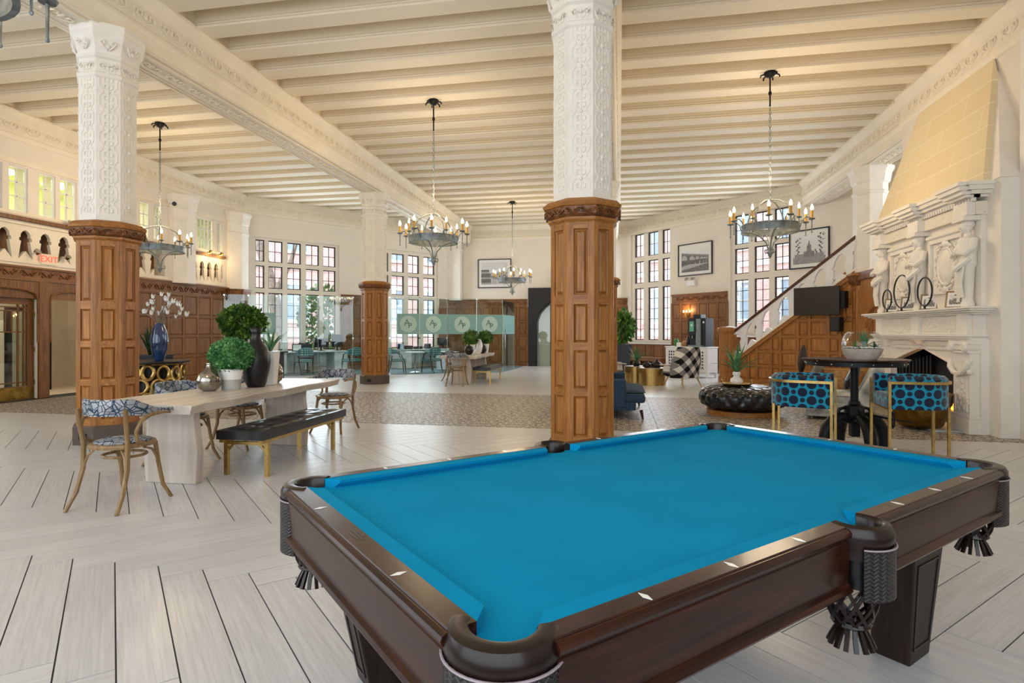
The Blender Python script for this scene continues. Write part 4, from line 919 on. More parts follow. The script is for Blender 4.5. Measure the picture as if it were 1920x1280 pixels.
for e0,s in fl:
    gg=G(); 
    for q in range(5):
        b=2*PI*q/5; d=Vector((cos(b)*.55,sin(b)*.55,1)).normalized(); sd=d.cross(Vector((0,0,1))).normalized()
        gg.add([e0,e0+d*s*.9+sd*s*.5,e0+d*s*1.8,e0+d*s*.9-sd*s*.5],[(0,1,2,3)])
    gg.ball(tuple(e0+Vector((0,0,s*.5))),s*.55,6,5,1,1,1.3); gg.build('blossom','glaze_white',t)
t=thing('shrub_planter','bushy green shrub in a tall dark square planter behind the blue vase','potted plant',(-7.95,11.2,0),rad(20))
G().hexa([(-.26,-.26,0),(.26,-.26,0),(.26,.26,0),(-.26,.26,0)],[(-.34,-.34,1.10),(.34,-.34,1.10),(.34,.34,1.10),(-.34,.34,1.10)]).build('planter','charcoal',t,bevel=.01)
g=G()
for i in range(9): a=i*.7; g.tube([(.15*cos(a),.15*sin(a),1.08),(.2*cos(a),.2*sin(a),1.5)],.012,5)
g.build('stems','bark',t); foliage('foliage','leaf2',t,(0,0,1.62),.44,.44,.36,1500,.10,21,.2); 
t=thing('low_planter','dark planter with strappy dark leaves left of the blue vase','potted plant',(-9.55,10.45,0)); G().box(-.3,.3,-.3,.3,0,.95).build('planter','charcoal',t,bevel=.01); spiky(t,(0,0,.93),18,.62,'leaf3',.035,6,(.15,.8))
t=thing('side_plinth','slim black plinth carrying a cream bottle beside the shrub planter','plinth',(-7.2,11.2,0)); G().box(-.14,.14,-.14,.14,0,.98).box(-.2,.2,-.2,.2,.98,1.01).build('body','blackmat',t)
lathe_thing('cream_bottle','cream ceramic bottle on the slim black plinth','bottle',(-7.2,11.2,1.011),[(0,0),(.075,0),(.08,.02),(.08,.26),(.06,.31),(.03,.33),(.03,.37),(.04,.38),(.0,.38)],'glaze_white',20)
# ================================================================ CHANDELIERS
def chandelier(label,x,y,zr=3.20,detail=True,zc=5.95):
    T=thing('chandelier',label,'chandelier',(x,y,0),0,'wrought iron candle chandeliers')
    g=G().lathe([(0,zc),(.10,zc),(.10,zc-.04),(.05,zc-.09),(0,zc-.10)],12)
    for i in range(6): a=i*PI/3; g.tube([(.09*cos(a),.09*sin(a),zc-.03),(.15*cos(a),.15*sin(a),zc-.05),(.16*cos(a),.16*sin(a),zc-.09)],.014,4)
    g.build('canopy','black_iron',T)
    G().tube([(0,0,zc-.08),(0,0,zc-.60)],.014,6).lathe([(0,zc-.42),(.028,zc-.39),(.028,zc-.35),(0,zc-.32)],8).build('rod','black_iron',T)
    g=G(); z=zc-.62; i=0; zt=zr+.50
    while z>zt:
        pts=[(.016*cos(t),0,z-.035+.035*sin(t)) if i%2 else (0,.016*cos(t),z-.035+.035*sin(t)) for t in [2*PI*k/8 for k in range(8)]]; g.tube(pts,.006,4,True); z-=.056; i+=1
    g.build('chain','iron',T,kind='stuff')
    G().lathe([(.445,zr-.055),(.46,zr-.06),(.46,zr+.06),(.445,zr+.055),(.445,zr-.055)],36,cap=False).build('ring','iron',T,smooth=True)
    g=G().lathe([(.44,zr-.07),(.475,zr-.07),(.475,zr-.05),(.44,zr-.05),(.44,zr-.07)],36,cap=False).lathe([(.44,zr+.05),(.472,zr+.05),(.472,zr+.065),(.44,zr+.065),(.44,zr+.05)],36,cap=False); g.build('ring_moulding','iron',T,smooth=True)
    for k in range(4):
        a=PI/4+k*PI/2; G().tube([(.45*cos(a)*q,.45*sin(a)*q,zz) for q,zz in ((1,zr+.05),(.93,zr+.22),(.68,zr+.38),(.35,zr+.47),(.04,zr+.50))],.012,5).build('strap','iron',T,smooth=True)
    for k in range(4):
        a=k*PI/2; G().tube([(.45*cos(a)*q,.45*sin(a)*q,zz) for q,zz in ((1,zr-.05),(.7,zr-.06),(.4,zr-.12),(.14,zr-.24),(.06,zr-.38))],.012,5).build('lower_scroll','iron',T,smooth=True)
    g=G().lathe([(0,zr-.52),(.02,zr-.50),(.045,zr-.43),(.03,zr-.38),(.03,zr-.33),(0,zr-.32)],10)
    for k in range(4): a=PI/4+k*PI/2; g.tube([(.02*cos(a),.02*sin(a),zr-.42),(.09*cos(a),.09*sin(a),zr-.42),(.10*cos(a),.10*sin(a),zr-.37),(.06*cos(a),.06*sin(a),zr-.36)],.010,5)
    g.build('finial','iron',T)
    am=G().tube([(.46,0,zr-.03),(.50,0,zr+.10),(.56,0,zr+.16),(.63,0,zr+.14),(.65,0,zr+.10)],.011,5); am.lathe([(0,.0),(.045,.008),(.055,.025),(.03,.012),(.0,.012)],12,(.65,0,zr+.10)); am.tube([(.65,0,zr+.10),(.65,0,zr-.10)],[.012,.008],5); am.ball((.65,0,zr-.11),.014,6,4)
    am=am.mesh('arm'); am.materials.append(M['iron'])
    cm=G().lathe([(.022,0),(.022,.15),(0,.15)],8).mesh('candle'); cm.materials.append(M['candle'])
    bme_=G().lathe([(0,0),(.014,.0),(.026,.035),(.018,.075),(0,.11)],8).mesh('bulb'); bme_.materials.append(M['bulb'])
    for k in range(12):
        a=2*PI*(k+.5)/12; A=meshobj(am,'arm',T,None,(0,0,0),(0,0,a)); rr=.65
        if k%3==1: A.scale=(.80,.80,1); rr=.52
        meshobj(cm,'candle',A,None,(.65,0,zr+.115),(0,0,0)); meshobj(bme_,'bulb',A,None,(.65,0,zr+.262))
    return T
CHP=[(2.58,10.80,'candle chandelier on the right, in front of the staircase window'),(-3.58,10.9,'candle chandelier in the middle of the hall above the glass office'),(-9.80,11.0,'candle chandelier on the left, half behind the left pillar'),(-3.66,19.8,'smallest, farthest candle chandelier in front of the back wall picture'),(-3.46,2.22,'nearest chandelier, only its lower arms showing at the top left corner')]
for i,(x,y,l) in enumerate(CHP):
    if i==0: C0=chandelier(l,x,y,3.22)
    else: dup(C0,(x,y,0),0,l)
    point('chandelier_light',(x,y,4.15),(105,105,105,90,50)[i],WARM,.45)
# ================================================================ FIREPLACE (local x = along the wall, y = into the room)
FP=thing('fireplace','carved white stone fireplace with overmantel and tapering hood','fireplace',(4.98,10.6,0),rad(90),None,'structure')
out=[(-1.58,0),(-1.58,1.30),(1.64,1.30),(1.64,0),(1.12,0),(1.12,.80),(1.07,.89),(.95,.94),(.03,1.18),(-.89,.94),(-1.01,.89),(-1.06,.80),(-1.06,0)]
G().prism(out,-.02,.10,'xz').build('surround','white',FP)
ins=[(x,z) for x,z in out[4:]]
G().tube([(x,.105,z) for x,z in ins],.018,6).build('arch_moulding','white',FP,smooth=True)
def relief_bits(g,x0,x1,z0,z1,y,n,seed,s=.035):
    r=random.Random(seed)
    for i in range(n):
        x=r.uniform(x0,x1); z=r.uniform(z0,z1); a=r.uniform(0,6.3); q=s*r.uniform(.6,1.3)
        if i%3: g.tube([(x+q*cos(a+t)*(.4+t*.25),y,z+q*sin(a+t)*(.4+t*.25)) for t in (0,.9,1.8,2.7,3.6)],q*.28,4)
        else: g.ball((x,y,z),q*.75,6,4,1,.45,1)
    return g
for s,xc in ((-1,-1.34),(1,1.40)):
    G().box(xc-.26,xc+.26,.10,.26,0,.20).box(xc-.24,xc+.24,.10,.24,.20,.26).build('plinth','white',FP,bevel=.008)
    g=G().box(xc-.20,xc+.20,.10,.22,.26,1.12).box(xc-.15,xc-.13,.22,.235,.3,.75).box(xc+.13,xc+.15,.22,.235,.3,.75); g.build('jamb_pilaster','white',FP)
    g=relief_bits(G(),xc-.10,xc+.10,.30,.74,.22,26,5+s,.05); 
    g.tube([(xc-.24,.24,1.02),(xc-.2,.27,.92),(xc-.1,.27,.84),(xc,.27,.82),(xc+.1,.27,.84),(xc+.2,.27,.92),(xc+.24,.24,1.02)],.035,6); g.ball((xc-.22,.23,.86),.045,8,5); g.ball((xc+.22,.23,.9),.045,8,5)
    g.build('garland','white',FP,smooth=True,kind='stuff')
    g=G().box(xc-.22,xc+.22,.10,.26,1.12,1.15).box(xc-.24,xc+.24,.10,.27,1.24,1.29)
    for q in (-.17,.17): g.m=Matrix.Translation((xc+q,.0,1.20))@Matrix.Rotation(-PI/2,4,'X'); g.lathe([(0,.08),(.065,.08),(.07,.1),(.07,.28),(.05,.30),(0,.30)],14); g.m=None
    g.box(xc-.14,xc+.14,.10,.25,1.16,1.24); g.build('ionic_capital','white',FP,smooth=True)
G().box(-.92,.98,.10,.125,1.20,1.24).box(-.88,.94,.10,.13,1.14,1.155).build('architrave','relief',FP)
G().box(-1.56,1.60,-.02,.20,1.29,1.32).box(-1.52,1.56,-.02,.24,1.32,1.35).box(-1.56,1.6,-.02,.27,1.35,1.385).build('lower_cornice','white',FP)
G().box(-1.50,1.54,-.02,.15,1.385,1.66).build('frieze','white',FP)
G().box(-1.1,-.13,.15,.165,1.42,1.63).box(.17,1.14,.15,.165,1.42,1.63).build('frieze_panel','relief',FP)
relief_bits(relief_bits(G(),-1.05,-.18,1.45,1.6,.165,44,31),.22,1.1,1.45,1.6,.165,44,32).build('frieze_carving','white',FP,smooth=True,kind='stuff')
for x in (-1.32,.02,1.36): G().box(x-.13,x+.13,.15,.21,1.385,1.66).hexa([(x-.05,.2,1.22),(x+.05,.2,1.22),(x+.05,.1,1.22),(x-.05,.1,1.22)],[(x-.12,.28,1.30),(x+.12,.28,1.30),(x+.12,.1,1.30),(x-.12,.1,1.30)]).build('bracket','white',FP)
G().box(-1.60,1.64,-.02,.22,1.66,1.685).box(-1.66,1.70,-.02,.27,1.685,1.71).box(-1.72,1.76,-.02,.32,1.71,1.735).box(-1.75,1.79,-.02,.35,1.735,1.765).build('mantel_shelf','white',FP,bevel=.005)
# overmantel
G().box(-1.50,1.54,-.02,.06,1.765,3.10).build('overmantel','white',FP)
for x0,x1 in ((-1.12,-.20),(.24,1.16)):
    m=(x0+x1)/2; g=G()
    for a,b,c,d in ((x0,x1,2.00,2.04),(x0,x1,2.80,2.88),(x0,x0+.05,2.04,2.80),(x1-.05,x1,2.04,2.80)): g.box(a,b,.06,.11,c,d)
    g.tube([(x0-.02,.11,2.90),(x1+.02,.11,2.90)],.035,8); g.build('overmantel_frame','white',FP,bevel=.006)
    g=G().tube([(m+.21*cos(t),.08,2.42+.28*sin(t)) for t in [2*PI*i/26 for i in range(26)]],.028,6,True)
    for i in range(16):
        t=2*PI*i/16; x,z=m+.27*cos(t),2.42+.34*sin(t); g.tube([(x-.05*sin(t),.08,z+.05*cos(t)),(x+.02*cos(t),.10,z+.02*sin(t)),(x+.05*sin(t),.08,z-.05*cos(t)),(x+.01*cos(t),.08,z-.03)],.02,5)
    g.ball((m,.08,2.42),.19,14,6,1,.25,1.4); g.ball((m,.09,2.76),.07,8,6,1.3,.6,.8); g.ball((m,.09,2.06),.07,8,6,1.3,.6,.8)
    g.build('cartouche','white',FP,smooth=True)
    relief_bits(G(),x0+.06,x1-.06,2.07,2.77,.062,46,int(m*10)+77,.045).build('scroll_carving','white',FP,smooth=True,kind='stuff')
def herm(x):
    g=G(); y=.14
    g.lathe([(0,0),(.09,0),(.10,.05),(.075,.10),(.10,.55),(.14,.62)],12,(x,y,1.765),sy=.8)
    g.lathe([(.10,2.32),(.135,2.42),(.125,2.50),(.145,2.58),(.16,2.66),(.14,2.73),(.06,2.77),(.055,2.82)],14,(x,y,0),sy=.75)
    g.ball((x,y+.02,2.89),.078,12,8,.9,1,1.2); g.ball((x,y+.0,2.93),.088,10,6,1,1,.85)
    g.ball((x,y+.105,2.88),.018,6,4); g.ball((x-.05,y+.02,2.84),.03,6,4); g.ball((x+.05,y+.02,2.84),.03,6,4)
    for s in (-1,1): g.tube([(x+s*.15,y,2.70),(x+s*.19,y+.04,2.58),(x+s*.15,y+.12,2.50),(x+s*.03,y+.16,2.53)],[.05,.045,.038,.03],8)
    g.tube([(x-.13,y+.05,2.44),(x-.06,y+.14,2.34),(x,y+.16,2.30),(x+.06,y+.14,2.34),(x+.13,y+.05,2.44)],.04,6)
    for i in range(5): g.tube([(x-.08+.04*i,y+.10,2.34),(x-.06+.03*i,y+.12,2.1),(x-.05+.025*i,y+.09,1.9)],.018,4)
    g.build('herm_figure','white',FP,smooth=True)
    G().box(x-.15,x+.15,.02,.27,2.97,3.04).build('herm_capital','white',FP,bevel=.006)
for x in (-1.34,.02,1.38): herm(x)
G().box(-1.54,1.58,-.02,.14,3.04,3.22).build('overmantel_frieze','relief',FP)
for x in (-1.34,.02,1.38): G().box(x-.17,x+.17,.1,.24,3.04,3.22).build('frieze_block','white',FP)
dm=G().box(-.02,.02,0,.05,-.025,.025).mesh('dentil'); dm.materials.append(M['white'])
for i in range(44): meshobj(dm,'dentil',FP,None,(-1.52+.0707*i,.14,3.25))
g=G().box(-1.56,1.60,-.02,.18,3.275,3.31).box(-1.62,1.66,-.02,.24,3.31,3.36).box(-1.67,1.71,-.02,.29,3.36,3.42).box(-1.70,1.74,-.02,.32,3.42,3.47)
for x in (-1.34,.02,1.38): g.box(x-.22,x+.22,.1,.28,3.275,3.31).box(x-.25,x+.25,.1,.34,3.31,3.36).box(x-.28,x+.28,.1,.39,3.36,3.42).box(x-.31,x+.31,.1,.42,3.42,3.47)
g.build('upper_cornice','white',FP)
hk=N('hood_blocks'); b=hk.n('TexBrick'); mp=hk.co('Object',(1,1,1),(rad(90),0,0)); hk.l(mp,b.inputs[0]); b.inputs['Scale'].default_value=1; b.inputs['Brick Width'].default_value=1.1; b.inputs['Row Height'].default_value=.36; b.inputs['Mortar Size'].default_value=.006
b.inputs['Color1'].default_value=hx('ead9b4'); b.inputs['Color2'].default_value=hx('e6d3aa'); b.inputs['Mortar'].default_value=hx('f6ecd0'); hk.l(b.outputs[0],hk.b.inputs['Base Color']); hk.pr(.7)
G().hexa([(-1.62,-.35,3.47),(1.78,-.35,3.47),(1.78,.10,3.47),(-1.62,.10,3.47)],[(-.98,-.40,5.40),(1.15,-.40,5.40),(1.15,-.38,5.40),(-.98,-.38,5.40)]).build('hood',hk.m,FP)
G().add([(-1.84,.02,3.47),(-1.60,.02,3.47),(-1.60,-.42,3.47),(-1.84,-.42,3.47),(-1.02,-.41,5.2),(-1.02,-.42,5.2)],[(0,1,4),(1,2,4),(2,3,5,4),(3,0,4,5),(0,3,2,1)]).build('hood_shoulder','white',FP)
# firebox
bpy.data.objects.remove(cb); o=G().box(4.98,5.4,8.78,9.52,0,3.47).box(4.98,5.4,11.74,12.45,0,3.47).box(4.98,5.4,9.52,11.74,1.20,3.47).box(5.2,5.4,8.45,8.78,0,5.38).build('trim_1','white'); tag(o,'white plaster chimney breast projecting from the right wall','chimney breast',None,'structure')
G().box(-1.08,1.14,-.41,-.37,0,1.2).box(-1.08,-1.06,-.37,.0,0,1.2).box(1.12,1.14,-.37,0,0,1.2).box(-1.08,1.14,-.37,0,1.185,1.2).build('firebox_lining','blackmat',FP)
g=G()
for i in range(12): g.tube([(1.06-.0*i,-.02-.03*i,.02),(1.06,-.02-.03*i,1.1)],.016,5)
for i in range(9): g.tube([(1.03-.055*i,-.06-.03*i,.02),(1.03-.055*i,-.06-.03*i,.86+.02*i)],.02,5)
g.build('iron_screen','blackmat',FP)
G().box(-1.45,1.5,.10,.62,.0,.03).build('hearth_slab','concrete',FP)
g=G(); 
for i in range(4): g.tube([(-.55,-.25+.05*i,.12+.04*(i%2)),(.0,-.2+.05*i,.12+.04*(i%2))],.045,8)
g.build('log','bark',FP)
for i,(x,h) in enumerate(((-.62,.20),(-.52,.26),(-.42,.16))): G().lathe([(0,0),(.035,.04),(.04,.1),(.02,.18),(0,.26)],8,(x,-.12,.16),sx=1).build('flame','flame',FP).scale=(1,1,h/.26)
point('fire_light',(4.9,10.05,.42),6,(1,.45,.15),.08)
# things on the mantel
def mx(Y,h=1.766,X=4.80): return (X,Y,h)
for Y,dia,lab in ((11.42,.34,'smallest black ring sculpture at the left end of the mantel'),(10.88,.55,'tallest black ring sculpture, second along the mantel'),(10.12,.44,'black ring sculpture on a thin stem, third along the mantel')):
    t=thing('ring_sculpture',lab,'sculpture',mx(Y,X=4.69),rad(90),'black ring sculptures'); b=.06
    G().tube([(dia/2*cos(q),0,b+dia/2+dia/2*sin(q)) for q in [2*PI*i/40 for i in range(40)]],.013,8,True).build('ring','black',t,smooth=True); G().box(-.09,.09,-.04,.04,0,.012).box(-.012,.012,-.012,.012,.012,b+.01).build('stand','black',t)
def bwphoto(seed):
    r=random.Random(seed); hs=[r.uniform(.25,.75) for _ in range(9)]
    def f(u,v):
        if u<.12 or u>.88 or v<.14 or v>.88: return .85
        return .7 if v>hs[int(u*8.99)] else .08+.25*((int(u*17)+int(v*15)+seed)%3)/2
    return f
for i,(Y,lab) in enumerate(((11.66,'leftmost small framed photo leaning on the mantel'),(11.03,'second framed photo, behind the tallest ring'),(10.36,'third framed photo, left of the stemmed ring'),(9.62,'rightmost framed photo, standing alone on the mantel'))):
    t=thing('photo_frame',lab,'picture frame',mx(Y,1.766,4.86),rad(116),'framed photos on the mantel')
    g=G(); g.m=Matrix.Rotation(rad(8),4,'X')
    g.box(-.15,.15,-.02,.01,0,.025).box(-.15,.15,-.02,.01,.235,.26).box(-.15,-.125,-.02,.01,.025,.235).box(.125,.15,-.02,.01,.025,.235).box(-.14,.14,-.025,-.018,.01,.25); g.build('frame','bent',t)
    raster('photo',.25,.21,16,14,bwphoto(i),t,(0,-.012,.13),(rad(-8),0,rad(180)))
    G().box(-.02,.02,-.07,-.02,0,.2).build('easel_back','black',t)
t=thing('brass_bucket','hammered brass log bucket on the hearth in front of the fire','bucket',(4.34,9.5,.031)); G().lathe([(0,0),(.24,0),(.29,.04),(.35,.25),(.37,.46),(.40,.50),(.37,.50),(.34,.25),(0,.05)],32).build('body','brass',t,smooth='all'); G().tube([(.37*cos(q),.37*sin(q),.49) for q in [2*PI*i/30 for i in range(30)]],.012,6,True).build('rim','brass',t)
# ================================================================ STAIRCASE (x along the flight, -y faces the room)
ST=thing('staircase','oak panelled staircase with white cut-out balustrade beside the chimney','staircase',(3.1,17.35,0),rad(-45),None,'structure')
SL=.685; K1=3.45
zw=lambda k:.50+SL*k
G().prism([(.15,0),(K1,0),(K1,zw(K1)),(.15,zw(.15))],.03,.06,'xz').build('backing_board','oak',ST)
def sbar(g,a,za,b,zb,w,y0=-.03,y1=.03): return g.hexa([(a,y0,za),(b,y0,zb),(b,y1,zb),(a,y1,za)],[(a,y0,za+w),(b,y0,zb+w),(b,y1,zb+w),(a,y1,za+w)])
sbar(G(),.1,zw(.1)-.05,K1,zw(K1)-.05,.12).build('string_board','oakx',ST); sbar(G(),.1,zw(.1)+.07,K1,zw(K1)+.07,.05,-.05,.06).build('white_string','cream',ST)
G().box(.15,K1,-.02,.03,0,.12).build('skirting','oakx',ST)
cols=[.20,.55,.80,1.22,1.48,1.95,2.25,2.72,3.0,3.40]; rows=[.12,.50,.90,1.30,1.72,2.14,2.6]; g=G(); h=G()
for c in cols: 
    if zw(c)-.05>.2: g.box(c-.035,c+.035,.0,.03,.12,zw(c)-.03)
for q in rows[1:]:
    ks=max(.15,(q+.05-.50)/SL)
    if ks<K1: h.box(ks,K1,.003,.03,q-.03,q+.03)
g.build('stile','oak',ST); h.build('rail','oakx',ST)
for a,b in zip(cols,cols[1:]):
    for c,d in zip(rows,rows[1:]):
        P=[Vector((a+.05,c+.045)),Vector((b-.05,c+.045)),Vector((b-.05,d-.045)),Vector((a+.05,d-.045))]
        # clip under the line z = zw(k)-.12
        out=[]
        F=lambda p:p.y-(zw(p.x)-.12)
        for i,p in enumerate(P):
            q=P[(i+1)%4]; u,v=F(p),F(q)
            if u<=0: out.append(p)
            if (u<0)!=(v<0) and u!=v: out.append(p.lerp(q,u/(u-v)))
        if len(out)>=3:
            cc=sum(out,Vector((0,0)))/len(out); inn=[cc+(p-cc)*.80 for p in out]; n=len(out)
            if abs(sum(out[i].x*out[(i+1)%n].y-out[(i+1)%n].x*out[i].y for i in range(n)))/2<.006: continue
            g=G(); g.add([(p.x,.026,p.y) for p in out]+[(p.x,.006,p.y) for p in inn],[tuple(range(n,2*n))]+[(i,(i+1)%n,n+(i+1)%n,n+i) for i in range(n)]); g.build('panel','oak',ST)
HOs=[(0,.17),(.04,.14),(.09,.08),(.165,.0),(.135,.30),(.125,.34),(.16,.37),(.16,.43),(.13,.45),(.12,.52),(.07,.59),(0,.62)]
bs=baluster_mesh(.47,-.035,.035,SL,.68,-.0,HOs); bs.materials.append(M['whitepaint'])
for i in range(7): meshobj(bs,'baluster',ST,None,(.18+.47*i,0,zw(.18+.47*i)+.11))
sbar(G(),.1,zw(.1)+.80,K1+.05,zw(K1+.05)+.80,.09,-.06,.06).build('handrail','stairrail',ST,bevel=.01); sbar(G(),.1,zw(.1)+.765,K1,zw(K1)+.765,.035,-.04,.04).build('rail_moulding','whitepaint',ST)
sbar(G(),1.2,zw(1.2)-.1,4.2,zw(4.2)-.1,.95,1.46,1.50).build('far_panelling','oak',ST)
g=G(); 
for i in range(14): k=.25+.25*i; g.box(k,k+.27,.06,1.45,max(0,.17*(i)-.02),.17*(i+1))
g.build('step','oakx',ST)
g=G(); g.m=Matrix.Translation((-.10,0,0))@Matrix.Rotation(PI/8,4,'Z'); g.lathe([(.27,0),(.27,.16),(.24,.18),(.24,1.36),(.26,1.40),(.30,1.46),(.30,1.52),(.26,1.56),(0,1.60)],8); g.build('newel','oak',ST)
for k in (5,6,7,4):
    a=k*PI/4
    for z0,z1 in ((.28,.78),(.84,1.32)):
        p=Matrix.Rotation(a-PI/2,4,'Z')@Vector((0,.224,(z0+z1)/2)); panel(ST,'oak',p.x-.10,p.y,p.z,.12,z1-z0,.016,rz=a-PI/2)
t=thing('television','black flat television mounted on the stair panelling','television',(3.1,17.35,0),rad(-45)); m=-.22
G().box(1.98,3.10,m-.02,m+.03,1.84,2.53).build('housing','black',t,bevel=.006); G().box(2.0,3.08,m-.023,m-.02,1.87,2.51).build('screen','black',t); G().box(2.9,3.2,m+.03,-.01,2.0,2.4).box(2.3,2.8,m+.03,m+.09,2.0,2.35).build('wall_bracket','black_iron',t)
t=thing('wall_speaker','small black box speaker under the television','speaker',(3.1,17.35,0),rad(-45)); G().box(2.88,3.10,-.24,-.02,1.44,1.78).build('cabinet','blackmat',t,bevel=.008); G().box(2.90,3.08,-.244,-.24,1.46,1.76).build('grille','black',t); G().tube([(3.1,-.1,1.6),(3.2,-.08,1.75),(3.15,-.05,2.05)],.006,5).build('cable','black',t)
# oak arch wall between the stair pier and the chimney
T=thing('trim_11','oak wall with a pointed arch between stair pier and fireplace','panelling',(5.52,12.45,0),rad(90),None,'structure')
pts=[(0,0),(0,2.62),(2.25,2.62),(2.25,0),(2.05,0),(2.05,1.5),(1.85,1.85),(1.25,2.12),(.65,1.85),(.45,1.5),(.45,0)]
G().prism(pts,-.06,.04,'xz').build('arch_board','oak',T); G().tube([(x,.05,z) for x,z in pts[4:]],.035,6).build('arch_moulding','oak',T); G().box(0,2.25,-.05,.10,2.62,2.80).build('cornice_rail','carve',T)
# ================================================================ BAR STOOLS, PUB TABLE
def barstool(label,loc,rz):
    T=thing('bar_stool',label,'bar stool',loc,rz,'teal dotted bar stools')
    pth=[(-.30,.30),(-.30,.10),(-.30,-.02)]+[(.30*cos(PI+PI*i/14),-.04+.27*sin(PI+PI*i/14)) for i in range(1,14)]+[(.30,-.02),(.30,.10),(.30,.30)]
    G().ribbon(pth,.60,.945,.075,.03).build('wrap_back','dots',T,smooth=True)
    q=[(-.222,.31),(-.222,-.03)]+[(.222*cos(PI+PI*i/10),-.03+.2*sin(PI+PI*i/10)) for i in range(1,10)]+[(.222,-.03),(.222,.31)]
    g=G(); n=len(q); g.add([(x,y,.61) for x,y in q]+[(x,y,.72) for x,y in q]+[(x*.93,y*.93+.01,.75) for x,y in q],[tuple(range(2*n,3*n)),tuple(range(n))[::-1]]+[(i,(i+1)%n,n+(i+1)%n,n+i) for i in range(n)]+[(n+i,n+(i+1)%n,2*n+(i+1)%n,2*n+i) for i in range(n)],[(x,.0+y) for x,y in q]+[(x,y+.1) for x,y in q]+[(x*.93,y*.93+.14) for x,y in q]); g.build('seat','dots',T,smooth=True)
    f=[(-.312,.315),(-.312,-.02)]+[(.312*cos(PI+PI*i/14),-.04+.282*sin(PI+PI*i/14)) for i in range(1,14)]+[(.312,-.02),(.312,.315)]
    G().ribbon(f,.865,.893,-.016).build('arm_rail','gold',T,smooth=True); G().box(-.31,.31,.285,.305,.585,.605).build('front_rail','gold',T)
    for x,y,h in ((-.312,.312,.893),(.312,.312,.893),(-.20,-.26,.62),(.20,-.26,.62)): G().box(x-.013,x+.013,y-.013,y+.013,0,h).build('leg','gold',T)
    return T
BS=barstool('teal dotted bar stool right of the tall table, in front of the fire',(3.12,6.98,0),rad(84))
dup(BS,(2.00,6.98,0),rad(-112),'teal dotted bar stool left of the tall table')
px_,py_=2.86,7.86
t=thing('pub_table','tall round iron crank table with a riveted rim','table',(px_,py_,0))
G().lathe([(0,1.055),(.56,1.055),(.585,1.07),(.585,1.082),(0,1.082)],48).build('tabletop','iron' if False else 'mahog',t); G().lathe([(.53,1.0),(.545,1.0),(.545,1.055),(.53,1.055)],48,cap=False).build('rim_band','black_iron',t,smooth=True)
g=G()
for i in range(16): a=2*PI*i/16; g.ball((.548*cos(a),.548*sin(a),1.028),.011,6,4)
g.build('rivets','chrome',t,kind='stuff'); G().lathe([(.045,.45),(.045,1.055)],16).build('post','black_iron',t,smooth=True)
G().lathe([(0,.36),(.10,.36),(.11,.40),(.11,.50),(.07,.52),(.06,.56),(.045,.56)],16).box(-.05,.05,-.05,.05,.12,.4).build('hub','black_iron',t,bevel=.004)
for k in range(4):
    a=rad(8)+k*PI/2; c_,s_=cos(a),sin(a); G().tube([(r_*c_,r_*s_,z) for r_,z in ((.05,.34),(.16,.36),(.26,.32),(.33,.22),(.36,.10),(.36,0))],[.06,.065,.07,.075,.07,.065],10).build('foot','black_iron',t,smooth=True)
    G().tube([(r_*c_,r_*s_,z) for r_,z in ((.10,.48),(.18,.46),(.22,.38),(.20,.33))],.022,6).build('strut','black_iron',t,smooth=True)
g=G(); wc=Vector((.36,-.16,.36)); 
g.tube([(wc.x+.02*cos(q),wc.y+.10*cos(q),wc.z+.10*sin(q)) for q in [2*PI*i/24 for i in range(24)]],.010,6,True)
for q in (0,PI/2): g.tube([(wc.x+.02*cos(q),wc.y+.10*cos(q),wc.z+.10*sin(q)),(wc.x-.02*cos(q),wc.y-.10*cos(q),wc.z-.10*sin(q))],.007,5)
g.tube([(.05,-.02,.42),tuple(wc)],.014,6); g.tube([tuple(wc),(wc.x+.2,wc.y-.06,wc.z-.02)],.008,5); g.build('crank_wheel','black_iron',t,smooth=True)
t=thing('terrarium','glass bowl terrarium of succulents and pebbles in a pale wooden base','terrarium',(px_+.02,py_-.18,1.083))
G().lathe([(0,0),(.15,0),(.20,.06),(.222,.13),(.212,.13),(.19,.06),(0,.02)],36).build('wood_base','white_oak',t,smooth=True); G().lathe([(.217,.13),(.222,.17),(.212,.24),(.185,.30),(.15,.335),(.146,.333),(.18,.298),(.207,.24),(.217,.17),(.212,.13)],36,cap=False).build('glass_bowl','bowl',t,smooth='all')
G().lathe([(0,.12),(.205,.125),(.2,.13),(0,.14)],24).build('soil','soil',t); r=random.Random(5); g=G()
for i in range(90): a=r.uniform(0,6.28); d=.19*r.random()**.5; g.ball((d*cos(a),d*sin(a),.142),r.uniform(.008,.018),6,4,1,1,.7)
g.build('pebbles','glaze_white',t,kind='stuff'); spiky(t,(.03,.02,.13),16,.23,'agave',.016,9,(.2,1.3),'succulent_leaf'); spiky(t,(-.10,-.05,.13),10,.11,'leaf2',.014,10,(.3,1.4),'succulent_leaf'); spiky(t,(.1,-.1,.13),10,.10,'leaf3',.014,12,(.3,1.4),'succulent_leaf')
